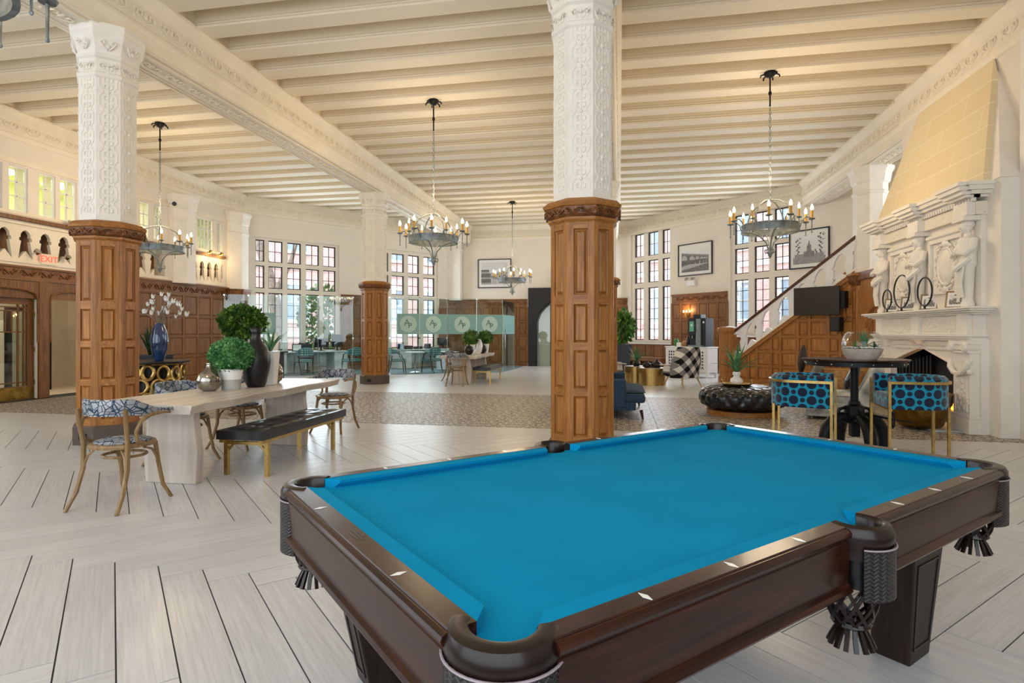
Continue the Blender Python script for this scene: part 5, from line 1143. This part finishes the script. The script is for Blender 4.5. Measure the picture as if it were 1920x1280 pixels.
# ================================================================ OTTOMAN, TRAY, CHAIRS NEAR THE STAIRS
t=thing('ottoman','round black tufted leather ottoman on a wooden plinth','ottoman',(2.08,10.62,0))
G().lathe([(0,0),(.58,0),(.58,.085),(0,.085)],48).build('plinth','oakx',t,smooth=True)
g=G(); NT,NP=160,56; prf=[]
for j in range(NP+1):
    ph=-PI/2+PI*j/NP; e=.62; cx=abs(cos(ph))**e; sz=(1 if sin(ph)>0 else -1)*abs(sin(ph))**e; prf.append((cx,sz,ph))
vs=[]
for j,(cx,sz,ph) in enumerate(prf):
    for i in range(NT):
        a=2*PI*i/NT; p=abs(sin(9*a+ph*4.0))*abs(sin(9*a-ph*4.0)); d=.045*(p**.45)*min(1,cx*1.6)
        rr=.0+(.70)*(cx)+d*cx-.03; vs.append((max(rr,0)*cos(a),max(rr,0)*sin(a),.29+.195*sz+d*.5*sz))
g.add(vs,[(j*NT+i,j*NT+(i+1)%NT,(j+1)*NT+(i+1)%NT,(j+1)*NT+i) for j in range(NP) for i in range(NT)]); g.build('tufted_cushion','leather',t,smooth='all')
t=thing('tray','round gold tray with loop handles on the black ottoman','tray',(1.98,10.55,.50)); G().lathe([(0,0),(.22,0),(.26,.035),(.255,.038),(.21,.008),(0,.008)],36).build('dish','gold',t,smooth=True)
for s in (-1,1): G().tube([(s*.24,-.07,.03),(s*.24,-.05,.09),(s*.24,.05,.09),(s*.24,.07,.03)],.009,6).build('handle','gold',t,smooth=True)
t=thing('gourd_vase','white double-gourd vase with a spiky aloe on the gold tray','vase',(1.98,10.55,.509)); G().lathe([(0,0),(.07,0),(.11,.05),(.10,.10),(.055,.13),(.05,.15),(.07,.18),(.06,.22),(.055,.225),(.04,.2),(0,.2)],24).build('body','glaze_white',t,smooth='all'); spiky(t,(0,0,.2),20,.60,'agave',.024,14,(.15,1.5))
def lounge(label,loc,rz,mat,back=.86):
    T=thing('lounge_chair',label,'armchair',loc,rz)
    G().box(-.41,.41,-.50,.45,.05,.27).build('base',mat,T,bevel=.02)
    g=tuft_grid(G(),-.38,.38,-.30,.44,.36,.45,2,2,.012); g.box(-.38,.38,-.30,.44,.26,.38); g.build('seat_cushion',mat,T,smooth=True)
    G().hexa([(-.40,-.42,.12),(.40,-.42,.12),(.40,-.24,.30),(-.40,-.24,.30)],[(-.38,-.66,back),(.38,-.66,back),(.38,-.50,back+.02),(-.38,-.50,back+.02)]).build('backrest',mat,T,bevel=.05,seg=3,smooth=True)
    for s in (-1,1):
        for y in (-.3,.36): G().tube([(s*.34,y,.11),(s*.36,y,0)],[.025,.015],8).build('leg','bent',T)
    return T
L1=lounge('pale grey velvet lounge chair with a leaning back, behind the tall table','' or (3.54,10.46,0),rad(72),'velvet',.84)
t=thing('cushion','black cushion lying on the pale grey lounge chair','cushion',(3.54,10.46,.47),rad(72)); g=G().ball((0,0,0),.24,20,12,1,.35,1); o=g.build('cover','leather',t,smooth='all',rot=(rad(25),rad(12),0)); o.location=(.05,-.22,.21)
L2=lounge('grey-green velvet lounge chair beside the stair panelling','' or (3.62,13.3,0),rad(75),'greenvelvet',.84)
t=thing('cushion','dark brown pointed cushion against the stair panelling','cushion',(3.84,13.36,.47),rad(80)); g=G(); nq=12; vs=[]
for sgn in (-1,1):
    for j in range(nq+1):
        for i in range(nq+1):
            u,v=i/nq*2-1,j/nq*2-1; th=.085*((1-u*u)*(1-v*v))**.45; vs.append((u*.25*(1-.08*(1-v*v)),sgn*th,v*.25*(1-.08*(1-u*u))))
o=(nq+1)**2; g.add(vs,[(q*o+j*(nq+1)+i,q*o+j*(nq+1)+i+1,q*o+(j+1)*(nq+1)+i+1,q*o+(j+1)*(nq+1)+i) for q in (0,1) for j in range(nq) for i in range(nq)]); o=g.build('cover','pillow',t,smooth='all',rot=(rad(8),rad(45),0)); o.location=(0,0,.36)
t=thing('tub_chair','tan woven tub chair between the lounge chair and the hearth','armchair',(4.02,11.75,0)); G().lathe([(0,0),(.34,0),(.38,.2),(.40,.42),(.0,.44)],28).build('seat','terracotta',t,smooth=True); G().lathe([(.36,.40),(.42,.42),(.43,.62),(.38,.72),(.34,.70),(.35,.45)],24,a0=rad(-120),a1=rad(120)).build('backrest','terracotta',t,smooth=True)
# ================================================================ SOFA, CHECKED CHAIRS, COCKTAIL TABLES
t=thing('sofa','blue tweed sofa, its end showing right of the middle pillar','sofa',(-.12,9.6,0))
G().box(-.60,.38,0.02,1.92,.14,.27).build('frame','denim',t,bevel=.02); G().box(-.60,.22,.0,.18,.18,.64).build('arm','denim',t,bevel=.03,seg=3); G().box(-.60,.22,1.78,1.96,.18,.64).build('arm','denim',t,bevel=.03,seg=3); G().box(-.62,-.40,.18,1.78,.25,.80).build('backrest','denim',t,bevel=.04,seg=3)
g=tuft_grid(G(),-.42,.54,.19,1.78,.38,.47,1,4,.008,10); g.build('seat_cushion','denim',t,smooth=True) ; G().box(-.42,.53,.02,1.94,.26,.40).build('seat_base','denim',t,bevel=.05,seg=3)
for x in (-.5,.46):
    for y in (.06,1.86): G().tube([(x,y,.15),(x+.03,y-.02,0)],[.03,.016],8).build('leg','mahog',t)
def checked(label,loc,rz):
    T=thing('checked_armchair',label,'armchair',loc,rz,'black and white checked armchairs')
    g=G(); vs=[]; nu,nv=20,10
    for s in (0,1):
        for j in range(nv+1):
            v=j/nv; z=.24+.80*v; w=.43+.06*sin(PI*min(1,v*1.25))-(.16*max(0,v-.55)**1.5*2.2)
            for i in range(nu+1):
                a=PI*(i/nu); x=-w*cos(a)*(1.0); y=-.34*sin(a)**.8-.16*v+.04-(.0); k=1-.20*s
                vs.append((x*(1-.14*s),y*k+(.02*s) ,z-(.0)))
    o=(nu+1)*(nv+1); fs=[(q*o+j*(nu+1)+i,q*o+j*(nu+1)+i+1,q*o+(j+1)*(nu+1)+i+1,q*o+(j+1)*(nu+1)+i) for q in (0,1) for j in range(nv) for i in range(nu)]
    fs+= [(nv*(nu+1)+i,nv*(nu+1)+i+1,o+nv*(nu+1)+i+1,o+nv*(nu+1)+i) for i in range(nu)]+[(i,i+1,o+i+1,o+i) for i in range(nu)]
    for i in (0,nu): fs+= [(j*(nu+1)+i,(j+1)*(nu+1)+i,o+(j+1)*(nu+1)+i,o+j*(nu+1)+i) for j in range(nv)]
    g.add(vs,fs); g.build('shell_back','gingham',T,smooth=True)
    G().box(-.33,.33,-.28,.34,.26,.42).build('seat','gingham',T,bevel=.05,seg=3,smooth=True)
    for s in (-1,1):
        G().hexa([(s*.30,-.2,.30),(s*.40,-.2,.30),(s*.40,.33,.30),(s*.30,.33,.30)],[(s*.31,-.22,.58),(s*.41,-.22,.58),(s*.41,.30,.54),(s*.31,.30,.54)]).build('arm','gingham',T,bevel=.02); G().hexa([(s*.29,-.25,.575),(s*.43,-.25,.575),(s*.43,.42,.545),(s*.29,.42,.545)],[(s*.29,-.25,.605),(s*.43,-.25,.605),(s*.43,.42,.575),(s*.29,.42,.575)]).build('arm_pad','white_oak',T,bevel=.012)
        for y,yy in ((-.22,-.32),(.26,.34)): G().tube([(s*.26,y,.27),(s*.34,yy,0)],[.024,.011],8).build('leg','gold',T,smooth=True)
    return T
CK=checked('black and white checked armchair seen from behind, right of the gold tables',(1.62,15.75,0),rad(42))
dup(CK,(-.30,16.35,0),rad(-80),'black and white checked armchair half hidden behind the middle pillar')
for x,y,r_,h,lab in ((.42,16.75,.30,.46,'left gold drum cocktail table with a spiky plant'),(.86,16.15,.36,.45,'right gold drum cocktail table with dark glass vases')):
    t=thing('cocktail_table',lab,'side table',(x,y,0),0,'gold drum cocktail tables'); G().lathe([(r_,0),(r_,h),(r_-.02,h)],40).build('drum','gold',t,smooth=True); G().lathe([(0,h-.005),(r_-.01,h-.005),(r_-.01,h+.012),(0,h+.012)],40).build('top','white_oak',t)
t=thing('plant_pot','small dark pot with a spiky plant on the left gold table','potted plant',(.46,16.6,.473)); G().lathe([(0,0),(.08,0),(.11,.08),(.09,.13),(.07,.12),(0,.1)],18).build('pot','black',t,smooth=True); spiky(t,(0,0,.1),16,.50,'agave',.024,20,(.1,1.2))
for x,y,s,lab in ((.72,16.05,.9,'left dark smoked glass vase on the right gold table'),(.98,16.02,1.05,'right dark smoked glass vase on the right gold table'),(.86,16.3,.7,'smallest smoked glass vase at the back of the gold table')):
    lathe_thing('glass_vase',lab,'vase',(x,y,.463),[(a*s,b*s) for a,b in sc(BULB,.13,.22)],'brownleather',20,'smoked glass vases')
# ================================================================ RIGHT WINDOW BAY
def rb(k,n,z=0):  # k from the far corner along the right bay wall, n into the room
    return (.3+.70711*k-.70711*n,24.4-.70711*k-.70711*n,z)
t=thing('window_bench','long oak bench seat under the three-light window','bench',rb(1.2,.32),rad(-45)); G().box(-1.15,1.15,-.30,.26,.42,.47).build('seat','oakdx',t,bevel=.008)
G().box(-1.1,1.1,-.27,-.24,.32,.42).build('apron','oakdx',t)
for x in (-1.05,0,1.05): G().box(x-.05,x+.05,-.26,.24,0,.42).build('leg','oakd',t)
t=thing('corner_planter','leafy green shrub in a dark planter just right of the middle pillar','potted plant',(.05,21.4,0),rad(20)); G().hexa([(-.22,-.22,0),(.22,-.22,0),(.22,.22,0),(-.22,.22,0)],[(-.30,-.30,1.0),(.30,-.30,1.0),(.30,.30,1.0),(-.30,.30,1.0)]).build('planter','charcoal',t,bevel=.01); G().tube([(0,0,.98),(.03,0,1.5)],.035,6).build('trunk','bark',t); foliage('foliage','leaf2',t,(0,0,1.65),.42,.42,.55,520,.19,33,.1)
CB=thing('sideboard','white sideboard with cut-work doors under the coffee machine','cabinet',(1.5,19.92,0),rad(-45))
G().box(0,1.65,0,.5,.16,.93).build('body','whitepaint',CB,bevel=.006); G().box(-.02,1.67,-.02,.52,.93,.965).build('top','whitepaint',CB,bevel=.005)
for x in (.03,1.58):
    for y in (.02,.44): G().hexa([(x,y,0),(x+.05,y,0),(x+.05,y+.05,0),(x,y+.05,0)],[(x-.02,y-.0,.17),(x+.07,y,.17),(x+.07,y+.06,.17),(x-.02,y+.06,.17)]).build('leg','whitepaint',CB)
for i in range(3):
    x0=.06+i*.515; d=G().box(x0,x0+.50,-.012,0,.20,.90).build('door','whitepaint',CB); G().box(x0+.07,x0+.43,-.016,-.012,.26,.84).build('cut_out','blackmat',d); g=G(); r=random.Random(i)
    for a in range(4):
        for b_ in range(6):
            cx_,cz=x0+.115+.09*a,.31+.096*b_; g.tube([(cx_+.040*cos(q),-.017,cz+.043*sin(q)) for q in [2*PI*k/10 for k in range(10)]],.012,4,True); g.ball((cx_+.045,-.017,cz+.048),.022,6,4,1,.3,1)
    g.build('fretwork','whitepaint',d,kind='stuff')
t=thing('coffee_machine','tall black coffee machine with a lit green screen on the sideboard','coffee machine',(1.5,19.92,.966),rad(-45))
G().box(.88,1.50,.10,.50,0,.90).box(.88,1.16,.04,.10,.35,.88).build('housing','blackmat',t,bevel=.008); G().box(1.16,1.34,.06,.10,.05,.88).build('front_panel','iron',t); G().box(.90,1.44,-.0,.10,0,.05).build('drip_tray','iron',t)
def poster(u,v):
    d=((u-.5)**2*.6+(v-.62)**2)**.5
    if d<.13: return (.75,.9,.8)
    return (.10,.42,.27) if (int(u*7)+int(v*9))%3 else (.20,.55,.36)
raster('screen',.17,.32,10,16,poster,t,(1.02,.036,.64),(0,0,0)); G().box(1.0,1.28,.15,.4,.90,1.02).build('bean_hopper','brownleather',t); G().tube([(1.03,.07,.35),(1.03,.05,.26)],.02,6).build('spout','chrome',t); G().box(1.40,1.46,.09,.1,.74,.80).build('badge','glaze_white',t)
def cbp(x,y): return (1.5+.70711*(x+y),19.92+.70711*(-x+y),.966)
lathe_thing('canister','green canister on the left of the sideboard','canister',cbp(.30,.18),[(0,0),(.06,0),(.075,.04),(.08,.18),(.05,.24),(0,.25)],M['exitgreen'] if 'exitgreen' in M else plain('green_enamel','1f7a3f',.4),16)
t=thing('napkin_box','small cream box beside the green canister','box',cbp(.47,.14),rad(-45)); G().box(-.09,.09,-.06,.06,0,.12).build('body','glaze_white',t,bevel=.005)
lathe_thing('cookie_jar','round tan jar in the middle of the sideboard','jar',cbp(.64,.2),[(0,0),(.08,0),(.12,.06),(.11,.13),(.05,.18),(0,.19)],'terracotta',16)
lathe_thing('glass_jar','slim black bottle left of the coffee machine','bottle',cbp(.82,.12),[(0,0),(.05,0),(.055,.2),(.03,.26),(.03,.33),(0,.33)],'black',14)
t=thing('wall_sconce','lit twin candle sconce on the oak panelling above the coffee machine','sconce',rb(3.12,.06,2.0),rad(135)); G().lathe([(0,0),(.05,.02),(.05,.1),(0,.12)],10).build('backplate','brass',t)
for s in (-1,0,1): 
    o=G().tube([(0,0,.03),(s*.07,.07,.0),(s*.13,.08,.05)],.008,5).lathe([(.018,0),(.018,.10),(0,.10)],8,(s*.13,.08,.05)).build('arm','brass',t); G().lathe([(0,0),(.016,.01),(.024,.04),(0,.09)],8,(s*.13,.08,.15)).build('bulb','bulb',o)
q=rb(3.12,.22,2.25); point('sconce_light',q,12,(1,.6,.25),.05)
t=thing('emergency_light','white emergency light box with two lamps above the oak panelling','emergency light',rb(3.27,.07,3.12),rad(135)); G().box(-.18,.18,-.06,.05,0,.2).build('housing','whitepaint',t,bevel=.01)
for s in (-1,1): G().lathe([(0,0),(.06,.01),(.07,.07),(0,.09)],12,(s*.14,0,.22)).build('lamp_head','chrome',t,rot=(rad(-20),0,0))
# ---------------------------------------------------------------- framed photographs
def picture(label,loc,rz,w,h,fn,nx=60,ny=48):
    T=thing('framed_picture',label,'picture',loc,rz); b=.035
    G().box(-w/2,w/2,0,.05,-h/2,-h/2+b).box(-w/2,w/2,0,.05,h/2-b,h/2).box(-w/2,-w/2+b,0,.05,-h/2+b,h/2-b).box(w/2-b,w/2,0,.05,-h/2+b,h/2-b).build('frame','black',T)
    G().box(-w/2+b,w/2-b,0,.02,-h/2+b,h/2-b).build('mat_board','paper',T); raster('photo',w*.80,h*.76,nx,ny,fn,T,(0,.023,0),(0,0,rad(180))); return T
rn=random.Random(2); tex=[[rn.uniform(-.06,.06) for _ in range(90)] for _ in range(90)]
def nz(u,v): return tex[int(v*59)][int(u*73)]
def viaduct(u,v):   # stone arches receding to the right
    sky=.55+.25*v; top=.80-.18*u; 
    if v>top: return sky+nz(u,v)*.4
    if v>top-.07: return .22+nz(u,v)
    sp=.10+.16*(1-u); 
    cx_=[.12,.40,.60,.75,.86,.95]; ra=[.10,.105,.075,.055,.04,.03]
    base=.36
    for c,r_ in zip(cx_,ra):
        if abs(u-c)<r_:
            hh=top-.09-.0; arch=hh-r_*1.2+r_*1.2*(1-((u-c)/r_)**2)**.5
            if v<arch and v>base-.05: return (.42 if v>.48 else .10)+nz(u,v)
    if v<base-.12+.25*u and v>.08+.22*u: return .40+nz(u,v)*2
    return .13+nz(u,v)*1.2
def tower(u,v):
    if v<.22: return .30+nz(u,v)*1.5
    x=abs(u-.50); tw=v<.42 and x<.17 or v<.62 and x<.07 or v<.78 and x<.045*(.80-v)/.2
    if tw: return .22+nz(u,v)
    if v<.33 and x<.45: return .30+nz(u,v)*2
    for c,s in ((.15,1),(.86,1.1),(.72,.5)):
        d=abs(u-c-(v-.2)*.10*(1 if c<.5 else -1)*((int(v*20)%3)-1)); 
        if v<.9*s and (d<.022 or (v>.4*s and d<.16*(v-.35) and (int((u*3+v)*26)+int((v-u)*22))%4==0)): return .10
    return .62+.18*v+nz(u,v)*.3
def mill(u,v):
    if v>.62-.25*abs(u-.75) and not(u<.30 and v<.66): return .66+nz(u,v)*.5
    if u<.36: return (.14 if (int(v*12)%3) else .35)+nz(u,v)
    if v<.22: return .50+nz(u,v)
    return .30+.2*((int(u*14)+int(v*10))%2)+nz(u,v)
picture('framed black and white photo of a stone viaduct between the right windows',rb(3.40,.01,4.08),rad(135),1.50,1.18,viaduct)
picture('framed black and white photo of a tower and bare trees above the stairs',rb(7.60,.01,3.96),rad(135),1.24,1.18,tower)
picture('framed photo on the back wall behind the farthest chandelier',(-5.28,24.39,3.95),rad(180),1.46,1.24,mill)
# ================================================================ GLASS OFFICE
GP=thing('glass_partition','frameless glass office partition with a frosted band and round monograms','glass partition',(0,0,0))
PTS=[(-12.22,16.3),(-11.62,16.65),(-10.94,17.13),(-9.86,17.82),(-8.84,18.26),(-7.6,18.45),(-6.70,18.85),(-5.91,19.5),(-4.97,19.98),(-4.12,20.38),(-4.0,22.1)]
for i,(a,b) in enumerate(zip(PTS,PTS[1:])):
    L=math.hypot(b[0]-a[0],b[1]-a[1]); A=math.atan2(b[1]-a[1],b[0]-a[0]); top=2.62 if i<9 else 2.56
    pn=G().box(.006,L-.006,-.006,.006,.02,top).build('glass_panel','pglass',GP,loc=(a[0],a[1],0),rot=(0,0,A))
    if i in (1,5,6,7,8,9):
        w0,w1=(0.02,L-.02) if i!=5 else (.25,L)
        G().box(w0,w1,-.009,-.007,1.36,2.05).build('frosted_band','band',pn)
        if i!=9:
            c=(w0+w1)/2; G().prism([(c+.285*cos(t),1.705+.285*sin(t)) for t in [2*PI*k/32 for k in range(32)]],-.012,-.010,'xz').build('monogram_disc','disc',pn)
            mt=Matrix.Translation((c-.045,-.014,1.745))@Matrix.Rotation(PI/2,4,'X'); mtext('A',.30,'monogram','logo',pn,mt)
            mt=Matrix.Translation((c+.055,-.014,1.64))@Matrix.Rotation(PI/2,4,'X'); mtext('P',.26,'monogram','logo',pn,mt)
    for z in (.0,top-.05,1.2): G().box(-.02,.03,-.014,.014,z,z+.05).build('glass_clamp','chrome',pn)
    G().box(.0,.006,-.007,.007,.02,top).build('glass_edge','disc',pn)
    if i==9: 
        for s in (-1,1): G().tube([(.22,s*.05,.85),(.22,s*.05,1.55)],.014,8).build('pull_handle','chrome',pn)
for sx in (0,):
    pts=[PTS[0]]+PTS[1:]+[(-4.0,24.3),(-7,24.35),(-12.25,17.5)]
    o=G().prism(pts,.001,.006).build('carpet','carpet'); tag(o,'teal grey office carpet behind the glass partition','carpet')
DL=Vector((.60915,.79305)); NI=Vector((.79305,-.60915)); RZD=math.atan2(DL.y,DL.x)
def lw(k,n,z=0): p=Vector((-12.3,17.5))+DL*k+NI*n; return (p.x,p.y,z)
def desk(label,k,n,L,group=None):
    T=thing('desk',label,'desk',lw(k,n,.006),RZD); G().box(-L/2,L/2,-.38,.38,.72,.76).build('desktop','silverdoor',T,bevel=.005)
    for s in (-1,1): G().box(s*(L/2-.26)-.24,s*(L/2-.26)+.24,-.34,.34,.02,.72).build('drawer_unit','silverdoor',T)
    G().box(-L/2+.5,L/2-.5,.30,.32,.2,.72).build('modesty_panel','silverdoor',T); return T
desk('long white office desk under the five-light window',1.9,.5,2.7); desk('white office desk with drawers under the window right of the slender pillar',6.55,.55,2.3)
def office_chair(label,loc,rz):
    T=thing('guest_chair',label,'chair',loc,rz,'teal patterned guest chairs')
    G().box(-.25,.25,-.22,.28,.40,.50).build('seat','trellis',T,bevel=.03,seg=3)
    pth=[(-.27,.06),(-.27,-.12)]+[(.27*cos(PI+PI*i/10),-.14+.15*sin(PI+PI*i/10)) for i in range(1,10)]+[(.27,-.12),(.27,.06)]
    n=len(pth); G().ribbon(pth,[.60+.10*abs(i-(n-1)/2)/((n-1)/2) for i in range(n)],[.90-.14*(abs(i-(n-1)/2)/((n-1)/2))**2 for i in range(n)],.05,.02).build('backrest','trellis',T,smooth=True)
    for s in (-1,1):
        G().tube([(s*.22,.24,.42),(s*.24,.27,0)],[.026,.018],8).build('leg','mahog',T); G().tube([(s*.20,-.34,0),(s*.22,-.24,.3),(s*.25,-.2,.62)],[.018,.024,.022],8).build('leg','mahog',T)
        G().tube([(s*.245,.04,.68),(s*.27,.10,.66),(s*.26,.14,.56),(s*.24,.20,.46)],.018,6).build('arm','mahog',T)
    return T
OC=office_chair('teal patterned guest chair on the left, seen through the glass',(-10.48,18.0,.006),rad(50))
for loc,rz,lab in (((-9.15,18.85,.006),rad(60),'teal patterned guest chair just left of the slender pillar'),((-7.62,19.15,.006),rad(-60),'teal patterned guest chair beside the small round table, partly behind the slender pillar'),((-6.55,19.75,.006),rad(60),'teal patterned guest chair right of the small round table')): dup(OC,loc,rz,lab)
t=thing('round_table','small round office table on a chrome pedestal','table',(-7.08,19.5,.006)); G().lathe([(0,.70),(.34,.70),(.34,.73),(0,.73)],28).build('tabletop','silverdoor',t); G().lathe([(.22,0),(.2,.02),(.03,.05),(.03,.7)],16).build('pedestal','chrome',t,smooth=True)
t=thing('filing_cabinet','low white filing cabinet at the right end of the glass office','cabinet',(-6.35,21.0,.006),RZD); G().box(-.3,.3,-.3,.3,.04,.70).build('body','silverdoor',t,bevel=.004); G().box(-.28,.28,-.31,-.3,.08,.52).build('drawer_front','silverdoor',t); G().box(-.3,.3,-.305,.3,.55,.68).build('top_shelf','charcoal',t)
def monitor(label,loc,rz,w=.5,h=.32):
    t=thing('monitor',label,'monitor',loc,rz,'office monitors'); G().box(-w/2,w/2,-.02,.02,.12,.12+h).build('screen','black',t,bevel=.004); G().box(-.03,.03,-.015,.015,.01,.2).box(-.12,.12,-.08,.08,0,.012).build('stand','black',t)
monitor('black monitor on the left desk, second from the slender pillar',lw(2.35,.6,.767),RZD+PI); monitor('large black computer on the left desk next to the slender pillar',lw(2.95,.6,.767),RZD+PI,.42,.46); monitor('tilted dark monitor at the right end of the right desk',lw(7.45,.8,.767),RZD+rad(120))
t=thing('task_chair','black mesh task chair behind the left desk','office chair',lw(1.95,.22,.006),RZD+PI); G().box(-.24,.24,-.05,.18,.44,.52).build('seat','blackmat',t,bevel=.02); G().tube([(-.22,-.06,.55),(-.24,-.1,.98),(-.2,-.1,1.02),(.2,-.1,1.02),(.24,-.1,.98),(.22,-.06,.55)],.016,6).build('back_frame','black',t); G().box(-.22,.22,-.1,-.09,.56,1.0).build('back_mesh','band' if False else 'charcoal',t); G().lathe([(.03,.05),(.03,.44)],8).build('gas_lift','chrome',t)
g=G()
for k in range(5): a=2*PI*k/5; g.tube([(0,0,.1),(.16*cos(a),.16*sin(a),.04)],.02,5)
g.build('star_base','black',t)
t=thing('desk_lamp','white cylindrical lamp on the left office desk','lamp',lw(1.0,.7,.767)); G().lathe([(0,0),(.08,0),(.08,.01),(.01,.02),(.01,.1),(.10,.1),(.10,.34),(0,.34)],18).build('shade','glaze_white',t)
t=thing('picture_stand','small black framed stand on the left office desk','frame',lw(1.45,.7,.767),RZD+PI); G().box(-.17,.17,-.01,.01,0,.26).build('frame','black',t); G().box(-.14,.14,.01,.013,.03,.23).build('card','paper',t)
t=thing('desk_plant','tiny succulent on the left end of the office desk','potted plant',lw(.72,.7,.767)); G().lathe([(0,0),(.05,0),(.06,.09),(0,.08)],12).build('pot','glaze_white',t); spiky(t,(0,0,.07),10,.16,'agave',.015,44)
for k,w,h,mt,lab in ((5.5,.16,.22,'glaze_blue','navy gift bag on the right office desk beside the slender pillar'),(5.85,.30,.14,'black','black storage basket on the right office desk'),(6.3,.34,.10,'blackmat','low black telephone stand on the right office desk'),(6.75,.22,.20,'charcoal','dark grey file box on the right office desk')):
    t=thing({5.5:'gift_bag',5.85:'storage_basket',6.3:'telephone_stand',6.75:'file_box'}[k],lab,{5.5:'bag',5.85:'basket',6.3:'stand',6.75:'box'}[k],lw(k,.72,.767),RZD); G().hexa([(-w/2,-.1,0),(w/2,-.1,0),(w/2,.1,0),(-w/2,.1,0)],[(-w/2*.9,-.09,h),(w/2*.9,-.09,h),(w/2*.9,.09,h),(-w/2*.9,.09,h)]).build('body',mt,t,bevel=.006); G().tube([(-.05,0,h),(-.04,0,h+.06),(.04,0,h+.06),(.05,0,h)],.006,5).build('handle','glaze_white',t)
# ================================================================ OUTSIDE
o=G().box(-40,40,24.95,60,-.6,-.5).box(-40,-12.8,17,24.95,-.6,-.5).box(10,40,10,24.95,-.6,-.5).build('ground','stone'); tag(o,'pale paving outside the windows','ground',None,'structure')
def building(name,label,loc,rz,L,H,nx,zr,pitch):
    T=thing(name,label,'building',loc,rz); G().box(-L/2,L/2,0,.6,-.5,H).build('brick_wall','brick',T); G().box(-L/2,L/2,-.08,0,1.2,1.5).box(-L/2,L/2,-.08,0,4.9,5.2).box(-L/2,L/2,-.08,0,8.5,8.9).build('stone_course','stone',T)
    sm=G().box(-.85,.85,-.10,0,-1.15,-.95).box(-.85,.85,-.10,0,.95,1.15).box(-.85,-.66,-.06,0,-.95,.95).box(.66,.85,-.06,0,-.95,.95).box(-.03,.03,-.05,0,-.95,.95).box(-.66,.66,-.05,0,-.03,.03).mesh('window_surround'); sm.materials.append(M['stone']); gm=G().box(-.66,.66,-.03,0,-.95,.95).mesh('pane'); gm.materials.append(M['extglass'])
    for i in range(nx):
        for z in zr:
            w=meshobj(sm,'window',T,None,((i-(nx-1)/2)*pitch,0,z)); meshobj(gm,'pane',w,None,(0,0,0))
building('brick_building','red brick building with stone bands outside the left windows',(-18.6,28.2,0),RZD,34,13,10,(3.1,6.9,10.3),3.1)
building('brick_building','red brick building with stone windows outside the right windows',(11.6,27.4,0),rad(-45),34,14,10,(3.1,6.9,10.8),3.0)
t=thing('tree','bare tree with a leaning trunk outside the five-light window','tree',(-14.2,22.2,-.5)); G().tube([(.2,-.1,0),(.15,0,1.5),(-.1,.1,3.2),(-.5,.2,4.6),(-1.2,.1,6.4),(-1.6,0,8)],[.30,.27,.24,.2,.16,.1],10).build('trunk','bark',t,smooth=True)
G().tube([(-.2,.1,3.4),(.5,.3,4.9),(.9,.5,6.6)],[.14,.10,.05],8).tube([(-.8,.15,5.3),(-.5,.4,6.4),(.2,.5,7.4)],[.09,.07,.03],6).build('branch','bark',t,smooth=True)
t=thing('tree','leafy pale green tree outside behind the slender pillar','tree',(-13.2,24.6,-.5)); G().tube([(0,0,0),(0,0,2.4)],.12,8).build('trunk','bark',t); foliage('foliage','leaf2',t,(0,0,2.6),1.2,1.2,1.6,900,.22,55,.1)
